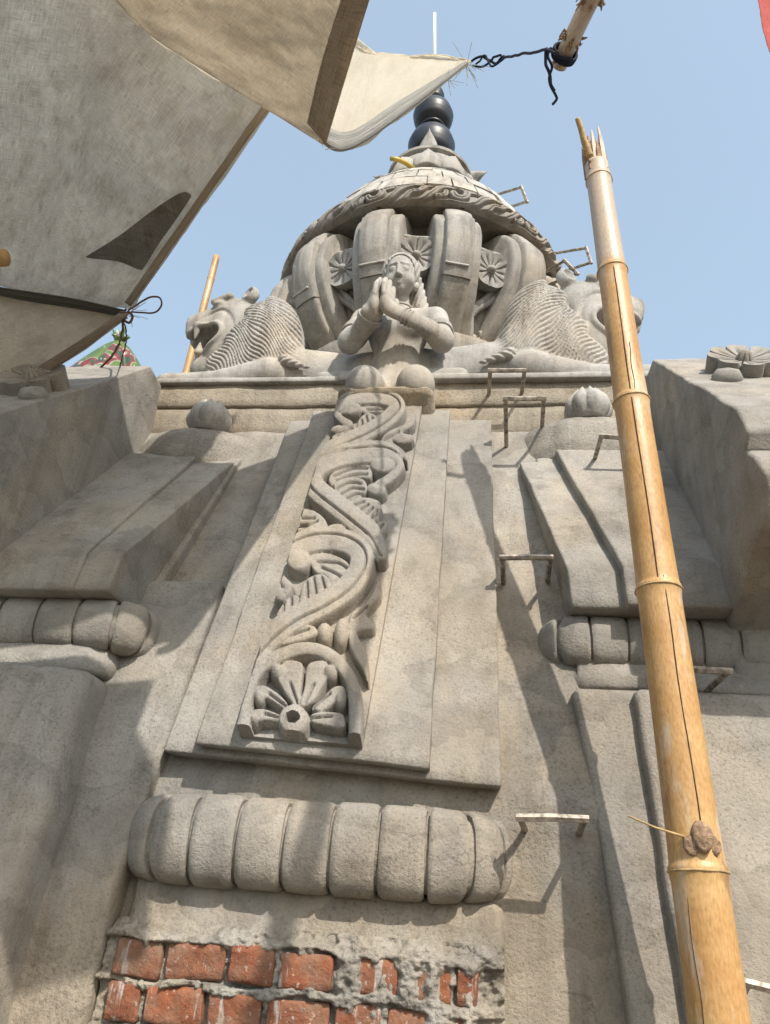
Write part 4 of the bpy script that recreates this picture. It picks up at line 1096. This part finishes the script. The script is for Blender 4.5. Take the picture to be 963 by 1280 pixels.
V, Fc, _ = tube(lady_w(neck), .0055, 6); part('necklace', V, Fc, M_STATUE, lady)
for sx in (-1, 1):
    V, Fc = lathe([(0.0, -.022), (.014, -.018), (.02, 0), (.014, .018), (0, .022)], 0, 0, 14)
    part('earring', lady_w(V + np.array([sx * .070, .0, .638])), Fc, M_STATUE, lady)

# ================================================================== BAMBOO
def depth_pt(px, py, zc):
    d = (px - 481.5) * RT - (py - 640.0) * UP + F_PX * FW
    return d * (zc / F_PX) + np.array([0, 0, CZ])
def culm(A, B, rA, rB, nodes, step=0.012, sides=28, jag=False, bend=0.0):
    """tapered bamboo from A to B with swollen nodes at the given fractions"""
    A, B = np.array(A), np.array(B); L = np.linalg.norm(B - A); n = max(8, int(L / step))
    ts = np.unique(np.concatenate([np.linspace(0, 1, n)] + [np.clip(np.array([-.012, -.006, -.003, 0, .003, .006, .012]) / L + f, 0, 1) for f in nodes]))
    P = A + (B - A) * ts[:, None]; R = rA + (rB - rA) * ts
    up = np.array([0.6, 0.0, 0]); P = P + up * (bend * np.sin(math.pi * ts))[:, None]
    for f in nodes:
        d = (ts - f) * L
        R = R * (1 + 0.080 * np.exp(-(d / 0.014) ** 2) - 0.035 * np.exp(-((d - 0.012) / 0.006) ** 2) + 0.02 * np.exp(-(d / 0.06) ** 2))
    return tube(P, R, sides)
pA = depth_pt(870, 1100, 1.55); pB = depth_pt(746, 207, 2.66)
dirp = (pB - pA) / np.linalg.norm(pB - pA)
tg = (pA[2]) / dirp[2]; pG = pA - dirp * (tg + 0.0); pG[2] = 0.0
Lp = np.linalg.norm(pB - pG)
rA = 69 / 2 / F_PX * 1.55; rB = 28 / 2 / F_PX * 2.66
fa = np.linalg.norm(pA - pG) / Lp; rG = rA + (rA - rB) * fa / (1 - fa) * 0.8
def frac_at(px, py):            # fraction along the pole nearest to a pixel
    best = min(np.linspace(0, 1, 4000), key=lambda t: (pix((pG + (pB - pG) * t)[None])[1][0] - py) ** 2)
    return best
nodes = [frac_at(0, y) for y in (1088, 737, 503, 340, 226)] + [0.06, 0.17, 0.28]
bam = empty('bamboo_pole', tuple(pG), 'thick yellow bamboo pole with splintered top and bare twig standing before the tower', 'bamboo pole')
V, Fc, UVs = culm(pG, pB, rG, rB, nodes, bend=0.012)
V = np.array(V)
wz = np.clip((V[:, 2] - (pG + (pB - pG) * nodes[3])[2]) / 0.04, 0, 1) * 0.75
uvp = np.array(UVs)
part('culm', V, Fc, M_BAM, bam, uv=uvp, attr=wz)
def pole_r(f):
    return rG + (rB - rG) * f
ccam = np.array([0, 0, CZ])
def on_pole(f, ang):            # point on the pole's skin; ang 0 faces the eye, + to its right
    c = pG + (pB - pG) * f + np.array([.6, 0, 0]) * .012 * math.sin(math.pi * f); v = ccam - c; v -= dirp * (v @ dirp); v /= np.linalg.norm(v); w = np.cross(v, dirp)
    w = w / np.linalg.norm(w)
    if w @ RT < 0: w = -w
    n_ = v * math.cos(ang) + w * math.sin(ang); return c + n_ * pole_r(f), n_, w
for f in nodes[:5]:             # scar rings
    c = pG + (pB - pG) * f + np.array([.6, 0, 0]) * .012 * math.sin(math.pi * f); v = np.cross(dirp, [1, 0, 0]); v /= np.linalg.norm(v); w = np.cross(dirp, v)
    pts = [c - dirp * 0.004 + (v * math.cos(a) + w * math.sin(a)) * pole_r(f) * 1.075 for a in np.linspace(0, 2 * math.pi, 41)]
    Vt, Ft, _ = tube(jitter(pts, .0015, 20, 60), 0.0030, 6, caps=False); part('node_ring', Vt, Ft, M_TWIG, bam)
def crack(f0, f1, a0, a1, r=0.0016):
    pts = [on_pole(f, a0 + (a1 - a0) * t + 0.03 * math.sin(9 * t))[0] for t, f in zip(np.linspace(0, 1, 30), np.linspace(f0, f1, 30))]
    Vt, Ft, _ = tube(jitter(pts, .0008, 8, 40), r, 6); part('split', Vt, Ft, M_CRACK, bam)
crack(frac_at(0, 1068), nodes[1] + .004, 0.32, 0.30, 0.0015); crack(nodes[1] - .004, nodes[3], 0.05, 0.1, 0.0018)
crack(frac_at(0, 500), frac_at(0, 440), 0.3, 0.4, 0.0012)
crack(frac_at(0, 1280), nodes[0] - .004, -0.5, -0.55, 0.0008)
# branch scars at the lower node
fk = nodes[0] + 0.014
for da, df, s in ((0.30, 0.0, 1.0), (-0.12, -0.004, 0.66), (0.78, -0.004, 0.62)):
    c, n_, w = on_pole(fk + df, da)
    ell = []
    for i in range(9):
        t = i / 8
        for j in range(16):
            a = 2 * math.pi * j / 16; rr = 0.021 * s * (1.0, 1.02, 1.04, 1.03, 1.0, 0.95, 0.88, 0.6, 0.0)[i]
            ell.append(c + n_ * (-0.012 + 0.034 * s * t if i < 7 else -0.012 + 0.034 * s * 0.80) + dirp * math.sin(a) * rr * 1.5 + w * math.cos(a) * rr)
    part('branch_scar', jitter(ell, .003, 30, 90), grid_faces(9, 16)[0:0] + [(i * 16 + j, i * 16 + (j + 1) % 16, (i + 1) * 16 + (j + 1) % 16, (i + 1) * 16 + j) for i in range(8) for j in range(16)], M_KNOT, bam)
c, n_, w = on_pole(fk, -0.25)
V, Fc, _ = tube([c, c - w * 0.05 + dirp * 0.015 + n_ * .03, c - w * 0.095 + dirp * 0.035 + n_ * .045], [.0028, .0022, .002], 6); part('twig', V, Fc, M_TWIG, bam)
# splintered top and twig
for k in range(11):
    a = 2 * math.pi * k / 11; v = np.cross(dirp, [1, 0, 0]); v /= np.linalg.norm(v); w = np.cross(dirp, v)
    o = pB + (v * math.cos(a) + w * math.sin(a)) * rB * random.uniform(.45, .9); h = random.uniform(.05, .19)
    q = (v * math.cos(a) + w * math.sin(a)) * random.uniform(-.01, .012)
    V, Fc, _ = tube([o - dirp * .05, o + dirp * h * .5 + q * .4, o + dirp * h + q], [.012, .010, .003], 5); part('splinter', V, Fc, M_BAMPALE if k % 2 else M_KNOT, bam, smooth=False)
tw = [depth_pt(738, 196, 2.62), depth_pt(731, 178, 2.62), depth_pt(727, 163, 2.62), depth_pt(722, 148, 2.62)]
V, Fc, _ = tube(cr(tw, 5), np.linspace(.013, .009, 16), 8); part('twig', V, Fc, M_TWIG, bam)

# weathered pole coming in over the sky, with the post that carries it
qA = depth_pt(699, 82, 2.30); qB = depth_pt(742, -8, 2.10); dq = (qB - qA) / np.linalg.norm(qB - qA)
qC = qA + dq * 3.0
bam2 = empty('bamboo_rail', tuple(qA), 'bleached bamboo rail with frayed nodes tied with navy rope against the sky', 'bamboo pole')
r2a = 20 / 2 / F_PX * 2.3; r2b = 27 / 2 / F_PX * 2.10
fr = lambda p: np.dot(p - qA, dq) / 3.0
V, Fc, UVs = culm(qA, qC, r2a, r2b * 1.45, [fr(depth_pt(716, 46, 2.22)), 0.13, 0.26, 0.42, 0.58, 0.74, 0.9], sides=20)
part('culm', V, Fc, M_BAMPALE, bam2, uv=np.array(UVs))
def fray(c, dirn, R, n, parent, spread=0.03):
    v = np.cross(dirn, [0.3, 1, 0.2]); v /= np.linalg.norm(v); w = np.cross(dirn, v)
    for k in range(n):
        a = random.uniform(0, 2 * math.pi); d = v * math.cos(a) + w * math.sin(a)
        p0 = c + d * R * .85 + dirn * random.uniform(-.012, .012)
        V, Fc, _ = tube([p0, p0 + d * spread * .5 + dirn * random.uniform(-.01, .01), p0 + d * spread * random.uniform(.6, 1.1) + dirn * random.uniform(-.02, .02)], [.006, .004, .0015], 5)
        part('frayed_root', V, Fc, M_KNOT, parent, smooth=False)
fray(qA + dq * np.dot(depth_pt(714, 48, 2.22) - qA, dq), dq, r2a * 1.1, 16, bam2, .018); fray(qA + dq * np.dot(depth_pt(740, 0, 2.11) - qA, dq), dq, r2b, 14, bam2, .02); fray(qA + dq * .03, dq, r2a, 9, bam2, .016)
V, Fc, UVs = culm((qC[0], qC[1] + .05, 0), (qC[0], qC[1] + .05, qC[2] + .15), .045, .038, [.15, .3, .45, .6, .75, .9], sides=16, step=.05)
po = mesh_obj('bamboo_post', V, Fc, M_BAMPALE, uv=np.array(UVs)); tag(po, 'upright bamboo post out beside the viewer carrying the overhead rail', 'bamboo pole')
# slim pole behind the left lion
sA, sB = onY(230, 478, 3.25), onY(271, 321, 3.25); ds = (sB - sA) / np.linalg.norm(sB - sA)
sG = sA - ds * (sA[2] / ds[2])
V, Fc, UVs = culm(sG, sB, .028, .020, [.12, .25, .38, .5, .62, .73, .82, .90, .965], sides=16, step=.03)
sp = mesh_obj('bamboo_pole', V, Fc, M_BAM, uv=np.array(UVs), attr=np.zeros(len(V))); tag(sp, 'slim yellow bamboo pole rising behind the roaring lion beside the tarp', 'bamboo pole')

# ================================================================== CLOTHS
def bez_grid(rows, nu, nv):
    G = np.array([[np.array(p, dtype=float) for p in r] for r in rows])      # rows x cols x 3
    a = np.array([cr(r, 24) for r in G]); nC = a.shape[1]
    b = np.array([cr(a[:, j], 24) for j in range(nC)])                         # cols x rows
    iu = np.linspace(0, b.shape[1] - 1, nu); iv = np.linspace(0, nC - 1, nv)
    def samp(i, j):
        i0 = np.clip(np.floor(i).astype(int), 0, b.shape[1] - 2); j0 = np.clip(np.floor(j).astype(int), 0, nC - 2); fi = (i - i0)[:, None]; fj = (j - j0)[:, None]
        return b[j0, i0] * (1 - fi) * (1 - fj) + b[j0, i0 + 1] * fi * (1 - fj) + b[j0 + 1, i0] * (1 - fi) * fj + b[j0 + 1, i0 + 1] * fi * fj
    I, J = np.meshgrid(iu, iv, indexing='ij')
    return samp(I.ravel(), J.ravel()), I.ravel() / iu[-1], J.ravel() / iv[-1]
def cloth(name, rows, mat, nu=70, nv=90, wr=0.012, parent=None, seed=0, uvs=(1, 1), thick=0.0022, folds=None):
    P, u, v = bez_grid(rows, nu, nv)
    n = np.zeros_like(P); Q = P.reshape(nu, nv, 3)
    du = np.gradient(Q, axis=0); dv = np.gradient(Q, axis=1); n = np.cross(du, dv).reshape(-1, 3); n /= np.linalg.norm(n, axis=1)[:, None] + 1e-9
    S = np.stack([u * uvs[0], v * uvs[1], np.zeros_like(u)], 1)
    P = P + n * (wr * (vnoise(S, 3.5, seed) + 0.45 * vnoise(S, 9, seed + 1) + 0.28 * vnoise(S, 26, seed + 2)))[:, None]
    if folds is not None: P = P + n * folds(u, v)[:, None]
    Fc = grid_faces(nu, nv); m = len(P)
    V = np.vstack([P, P - n * thick]); F2 = [tuple(i + m for i in f[::-1]) for f in Fc]
    edge = [i * nv for i in range(nu)] + [(nu - 1) * nv + j for j in range(1, nv)] + [i * nv + nv - 1 for i in range(nu - 2, -1, -1)] + [j for j in range(nv - 2, 0, -1)]
    F3 = [(edge[k], edge[k] + m, edge[(k + 1) % len(edge)] + m, edge[(k + 1) % len(edge)]) for k in range(len(edge))]
    uv = np.stack([np.tile(u * uvs[0], 2), np.tile(v * uvs[1], 2)], 1)
    if parent is None: return mesh_obj(name, V, Fc + F2 + F3, mat, uv=uv)
    return part(name, V, Fc + F2 + F3, mat, parent, uv=uv)
Zp = onZ
from mathutils.bvhtree import BVHTree
tarp = cloth('burlap_tarp', [
    [Zp(500, -120, 3.45), Zp(430, 5, 2.86), Zp(352, 120, 2.42), Zp(263, 246, 2.18), Zp(214, 316, 2.04), Zp(165, 387, 1.90)],  # leading columns added out of view to shade the left blocks
    [Zp(400, -230, 3.40), Zp(330, -110, 2.86), Zp(250, 0, 2.44), Zp(150, 140, 2.21), Zp(100, 262, 2.07), Zp(60, 373, 1.92)],
    [Zp(200, -340, 3.30), Zp(120, -210, 2.86), Zp(40, -90, 2.48), Zp(0, 80, 2.24), Zp(-20, 222, 2.10), Zp(-45, 356, 1.94)],
    [(-1.9, 0.2, 4.75), (-2.2, 0.4, 4.4), (-2.54, 0.64, 4.08), (-2.79, 1.02, 3.86), (-2.92, 1.52, 3.73), (-3.05, 1.9, 3.57)]], M_TARP, 130, 140, 0.018, seed=3, uvs=(1.9, 2.2))
tag(tarp, 'large grey-brown burlap tarp with a dark triangular patch stretched overhead', 'tarp')
bvh = BVHTree.FromPolygons([v.co.copy() for v in tarp.data.vertices], [tuple(p.vertices) for p in tarp.data.polygons])
def on_tarp(px, py, lift=0.012):
    d = ray(px, py); h = bvh.ray_cast(Vector((0, 0, CZ)), Vector(d))
    return (np.array(h[0]) if h[0] is not None else onZ(px, py, 1.9 + (389 - py) / 270 * 0.5)) - d * lift
def edge_strip(name, pts_out, pts_in, mat, parent, thick=0.004, n=60, uvs=(1.2, .06), wr=0.002, seed=5):
    return cloth(name, [pts_out, [a * .5 + b * .5 for a, b in zip(pts_out, pts_in)], pts_in], mat, 5, n, wr, parent, seed, uvs, thick)
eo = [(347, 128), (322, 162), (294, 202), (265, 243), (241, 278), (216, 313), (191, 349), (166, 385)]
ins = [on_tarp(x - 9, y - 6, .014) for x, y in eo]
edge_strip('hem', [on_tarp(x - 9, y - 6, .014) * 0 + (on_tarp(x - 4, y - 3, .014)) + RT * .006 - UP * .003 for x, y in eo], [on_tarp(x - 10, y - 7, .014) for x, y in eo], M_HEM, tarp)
lower = cloth('lower_strip', [
    [Zp(160, 397, 1.865), Zp(95, 386, 1.875), Zp(0, 370, 1.90), Zp(-80, 352, 1.92)],
    [Zp(112, 432, 1.77), Zp(62, 432, 1.79), Zp(-10, 432, 1.81), Zp(-90, 430, 1.83)],
    [Zp(62, 466, 1.68), Zp(30, 476, 1.68), Zp(-20, 482, 1.70), Zp(-100, 500, 1.72)]], M_TARP2, 36, 70, 0.005, tarp, 9, (.6, 1.2))
dn = np.array([0, -0.012, -0.012])
edge_strip('hem', [Zp(166, 391, 1.865) + dn, Zp(118, 429, 1.77) + dn, Zp(68, 463, 1.68) + dn], [Zp(152, 391, 1.865) + dn, Zp(106, 423, 1.77) + dn, Zp(50, 458, 1.68) + dn], M_HEM, tarp, seed=8)
edge_strip('shadow_gap_strip', [Zp(158, 386, 1.88) + dn, Zp(90, 371, 1.89) + dn, Zp(0, 357, 1.91) + dn, Zp(-80, 340, 1.93) + dn],
           [Zp(160, 397, 1.90), Zp(95, 385, 1.905), Zp(0, 369, 1.925), Zp(-80, 350, 1.945)], M_PATCH_SHADE, tarp, seed=12)  # dark strip painted in for the shadow gap above the lower strip
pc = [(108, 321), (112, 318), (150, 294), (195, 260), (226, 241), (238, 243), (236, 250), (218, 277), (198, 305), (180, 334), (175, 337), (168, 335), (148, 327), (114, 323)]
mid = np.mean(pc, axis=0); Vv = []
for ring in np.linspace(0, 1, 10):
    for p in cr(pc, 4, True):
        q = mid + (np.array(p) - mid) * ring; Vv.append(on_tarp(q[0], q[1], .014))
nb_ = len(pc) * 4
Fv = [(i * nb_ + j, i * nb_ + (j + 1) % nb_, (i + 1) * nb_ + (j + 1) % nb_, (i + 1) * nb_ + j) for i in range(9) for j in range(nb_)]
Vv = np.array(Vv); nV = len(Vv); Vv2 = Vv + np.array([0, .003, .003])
part('patch', np.vstack([Vv, Vv2]), Fv + [tuple(k + nV for k in f[::-1]) for f in Fv], M_PATCH_SHADE, tarp, uv=np.vstack([Vv[:, [0, 2]]] * 2))

flap = cloth('burlap_flap', [
    [Zp(96, -60, 1.84), Zp(180, 36, 1.80), Zp(290, 110, 1.74), Zp(404, 180, 1.68)],
    [Zp(170, -140, 1.90), Zp(260, -50, 1.86), Zp(350, 20, 1.80), Zp(430, 95, 1.74)],
    [Zp(260, -260, 1.98), Zp(340, -160, 1.92), Zp(410, -80, 1.86), Zp(461, -5, 1.78)],
    [(-0.8, 0.10, 3.60), (-0.55, 0.25, 3.55), (-0.30, 0.50, 3.45), (-0.08, 0.82, 3.28)],  # last two rows out of view, shaped to shade the lower left wall
    [(-0.9, -0.7, 3.9), (-0.5, -0.5, 3.8), (-0.1, 0.0, 3.65), (0.27, 0.28, 3.53)]], M_TARP2, 120, 80, 0.008, seed=17, uvs=(1.8, .8))
tag(flap, 'tan burlap flap with a brown folded hem lying over the big tarp', 'tarp')
d2 = np.array([0.004, -0.012, -0.012])
edge_strip('hem', [Zp(407, 182, 1.675) + d2, Zp(433, 96, 1.735) + d2, Zp(464, -5, 1.775) + d2, Zp(485, -60, 1.76) + d2], [Zp(384, 156, 1.68) + d2, Zp(402, 80, 1.74) + d2, Zp(430, -10, 1.78) + d2, Zp(446, -65, 1.77) + d2], M_HEM, flap, seed=21, uvs=(.1, .6))
cal = cloth('calico_cloth', [
    [Zp(96, -62, 1.90), Zp(90, -95, 2.15), Zp(95, -140, 2.45), Zp(110, -190, 2.75)],  # first three rows added unseen behind the flap to block sun on the left
    [Zp(180, 30, 1.86), Zp(175, -5, 2.12), Zp(180, -50, 2.42), Zp(195, -105, 2.75)],
    [Zp(290, 104, 1.80), Zp(285, 60, 2.16), Zp(290, 8, 2.52), Zp(305, -45, 2.82)],
    [Zp(398, 172, 1.78), Zp(388, 120, 2.20), Zp(392, 66, 2.60), Zp(402, 14, 2.85)],
    [Zp(437, 187, 1.80), Zp(448, 132, 2.25), Zp(466, 72, 2.72), Zp(470, 67, 2.75)],
    [Zp(508, 140, 2.24), Zp(518, 108, 2.50), Zp(535, 74, 2.82), Zp(540, 72, 2.84)],
    [Zp(588, 80, 2.94), Zp(588, 78.5, 2.945), Zp(588, 77, 2.95), Zp(588, 76, 2.95)]], M_CALICO, 150, 50, 0.010, seed=31, uvs=(2.0, .6),
    folds=lambda u, v: 0.010 * np.sin(v * 14 + u * 10) * (1 - u) * np.clip(v * 3, 0, 1))
tag(cal, 'cream calico cloth corner lit by the sun, roped toward the bamboo rail', 'cloth')
d3 = np.array([0.0, -0.014, -0.012])
edge_strip('hem', [Zp(400, 178, 1.755) + d3, Zp(437, 190, 1.795) + d3, Zp(508, 143, 2.235) + d3, Zp(586, 81, 2.93) + d3],
           [Zp(405, 158, 1.80) + d3, Zp(440, 166, 1.86) + d3, Zp(500, 128, 2.25) + d3, Zp(578, 81, 2.88) + d3], M_CALHEM, cal, seed=33)

def threads(parent, c, n, L, mat, spread=1.0):
    for k in range(n):
        d = np.array([random.uniform(-.3, 1), random.uniform(-.6, .6), random.uniform(-1, .5)]) * spread; d /= np.linalg.norm(d)
        e = np.array([random.uniform(-1, 1), random.uniform(-1, 1), random.uniform(-1, 1)]) * .3
        l_ = L * random.uniform(.4, 1.0); p0 = c + e * .04
        V, Fc, _ = tube(cr([p0, p0 + d * l_ * .5 + e * l_ * .3, p0 + d * l_ + e * l_], 4), .0011, 4); part('loose_thread', V, Fc, mat, parent)
threads(cal, Zp(584, 80, 2.92), 14, .10, M_CALHEM)
threads(cal, Zp(560, 100, 2.72), 6, .06, M_CALHEM)
threads(flap, Zp(405, 181, 1.675), 8, .03, M_HEM)
threads(tarp, Zp(163, 391, 1.88), 8, .07, M_HEM)
# rope from the cloth corner to the rail
rp = empty('rope', tuple(qA), 'knotted navy rope tying the calico corner to the bamboo rail', 'rope')
tipc = onZ(589, 78, 2.95); qk = depth_pt(697, 67, 2.28)
def rope(pts, r=.0065, nm='strand', n=10):
    V, Fc, _ = tube(jitter(cr(pts, n), .004, 18, 50), r * .72, 7); part(nm, V, Fc, M_ROPE, rp)
tz = (tipc - ccam) @ FW
dpt = lambda px, py, f: depth_pt(px, py, tz + (2.28 - tz) * f)
rope([dpt(588, 78, 0), dpt(600, 71, .05), dpt(611, 74, .1), dpt(620, 79, .15), dpt(628, 72, .2), dpt(640, 70, .4), dpt(665, 66, .7), dpt(690, 62, 1)])
rope([dpt(592, 82, 0), dpt(604, 83, .05), dpt(613, 78, .1), dpt(618, 70, .15), dpt(626, 70, .2)], .006)
rope([dpt(596, 80, 0), dpt(602, 74, .05), dpt(608, 70, .1), dpt(615, 83, .15), dpt(630, 74, .2)], .005)
c = depth_pt(706, 68, 2.26)
v = np.cross(dq, [0.3, 1, 0.2]); v /= np.linalg.norm(v); w = np.cross(dq, v)
for k in range(3):
    rope([c + dq * (.008 * (k - 1)) + (v * math.cos(a) + w * math.sin(a)) * (r2a + .010) for a in np.linspace(0, 2 * math.pi, 13)], .006, n=4)
rope([depth_pt(684, 62, 2.25), depth_pt(683, 78, 2.25), depth_pt(687, 92, 2.25), depth_pt(688, 104, 2.25), depth_pt(693, 113, 2.25)], .0065)
rope([depth_pt(690, 60, 2.25), depth_pt(686, 70, 2.25), depth_pt(690, 84, 2.25), depth_pt(686, 100, 2.25), depth_pt(694, 118, 2.25), depth_pt(696, 124, 2.25), depth_pt(691, 130, 2.25)], .0055)
rope([depth_pt(684, 62, 2.25), depth_pt(692, 66, 2.22), depth_pt(700, 70, 2.21), depth_pt(712, 73, 2.22)], .006)

# cord and printed sack at the tarp's corner
corner = Zp(157, 394, 1.87); cz = (corner - ccam) @ FW
cd = empty('cord', tuple(corner), 'thin brown cord looped round the tarp corner above the printed sack', 'cord')
def cordp(pts, r=.0045):
    V, Fc, _ = tube(jitter(cr([depth_pt(a, b, cz + c_) for a, b, c_ in pts], 8), .003, 18, 50), r * .75, 6); part('strand', V, Fc, M_CORD, cd)
cordp([(160, 388, -.02), (172, 381, 0), (188, 372, 0), (200, 373, 0), (201, 383, 0), (193, 391, 0), (178, 391, 0), (164, 390, -.02)])
cordp([(158, 386, -.02), (153, 396, -.02), (162, 404, -.02), (166, 396, -.02), (160, 390, -.02), (155, 402, -.02), (153, 415, .1), (150, 428, .45)], .006)
cordp([(155, 402, -.02), (158, 415, .1), (157, 432, .4), (152, 450, .55), (148, 468, .6)], .004)
cordp([(150, 430, .45), (140, 445, .55), (128, 458, .6), (112, 470, .65)], .007)
def sack_mat():
    m, n, l, p = nt('printed_sack_plastic')
    v = pos_node(n, l)
    a = noise_node(n, l, v, 9, 2, 0.4)
    col = ramp(n, l, a, [(0.40, (0.07, 0.12, 0.025)), (0.52, (0.09, 0.15, 0.03)), (0.535, (0.34, 0.32, 0.27)), (0.56, (0.17, 0.03, 0.025)), (0.60, (0.15, 0.025, 0.02)), (0.65, (0.03, 0.06, 0.03))])
    b = noise_node(n, l, pos_node(n, l, (20, 20, 6)), 1.5, 3, 0.5)
    col = mixc(n, l, 'MIX', ramp(n, l, b, [(0.62, 0.0), (0.65, 0.9)]), col, (0.62, 0.60, 0.55))
    l.new(col, p.inputs['Base Color']); p.inputs['Roughness'].default_value = 0.35
    l.new(bump(n, l, b, 0.01, 0.5), p.inputs['Normal']); return m
M_SACK = sack_mat()
sx, sy = onY(148, 430, 2.82)[0], 2.82; zt = onY(148, 428, 2.82)[2]; zb = 2.108 + CZ
V = []; na, nz_ = 60, 16
for i in range(na):
    a = 2 * math.pi * i / na; fl = 1 + 0.16 * math.sin(5 * a) + 0.08 * math.sin(11 * a + 1)
    for j in range(nz_):
        t = j / (nz_ - 1); rr = (0.025 + 0.20 * (1 - t) ** 0.85) * (fl if t < .95 else 1); rr *= 1.0 if t > 0.08 else (0.8 + 2.5 * t)
        V.append((sx + rr * math.sin(a) * 1.05, sy - rr * math.cos(a) * 0.75, zb + (zt - zb) * t))
V = np.array(V)
Fs = grid_faces(na, nz_, True); Fs.append(tuple(i * nz_ for i in range(na))[::-1])
sack = empty('printed_sack', (sx, sy, zb), 'green and red printed plastic sack tied at the neck beside the tarp corner', 'sack')
part('bag', V, Fs, M_SACK, sack)
mb = MB()
for k in range(9):
    a = 2 * math.pi * k / 9
    Vt, Ft, _ = tube([(sx, sy, zt - .01), (sx + .02 * math.sin(a), sy - .02 * math.cos(a), zt + .03), (sx + .045 * math.sin(a), sy - .04 * math.cos(a), zt + .05 + .03 * math.sin(3 * a))], [.012, .014, .004], 6); mb.add(Vt, Ft)
part('gathered_neck', mb.V, mb.F, M_SACK, sack)

# sliver of red flag at the right edge, on its own post
fp = onY(975, 30, 3.0)
fl_ = empty('red_flag', (fp[0] + .35, 3.0, 0), 'red cloth flag hanging at the edge above the rosette block', 'flag')
cloth('flag_cloth', [[onY(945, -20, 3.0), onY(1000, -40, 3.0), onY(1080, -60, 3.0)], [onY(952, 30, 3.0), onY(1000, 20, 3.05), onY(1080, 10, 3.0)], [onY(962, 66, 3.0), onY(1000, 60, 2.95), onY(1080, 60, 3.0)]], M_RED, 30, 40, .01, fl_, 41)
e1 = onY(1080, 70, 3.0)
V, Fc, UVs = culm((e1[0], 3.0, 2.10 + CZ), (e1[0], 3.0, onY(1080, -80, 3.0)[2]), .02, .016, [.2, .4, .6, .8], sides=12, step=.05)
part('staff', V, Fc, M_BAMPALE, fl_, uv=np.array(UVs))
# stub of bamboo carrying the tarp at the left edge
b1 = Zp(7, 322, 1.86); b2 = b1 + np.array([-1.6, 0.1, 0.02])
V, Fc, UVs = culm(b2, b1, .032, .028, [.2, .5, .8, .97], sides=16, step=.03)
st = empty('tarp_support', (b2[0], b2[1], 0), 'yellow bamboo crossbar end peeping out under the burlap tarp', 'bamboo pole')
part('crossbar', V, Fc, M_BAM, st, uv=np.array(UVs), attr=np.zeros(len(V)))
V, Fc, UVs = culm((b2[0] + .06, b2[1] - .06, 0), (b2[0] + .06, b2[1] - .06, 3.4), .04, .034, [.15, .3, .45, .6, .75, .9], sides=16, step=.05)
part('upright', V, Fc, M_BAM, st, uv=np.array(UVs), attr=np.zeros(len(V)))
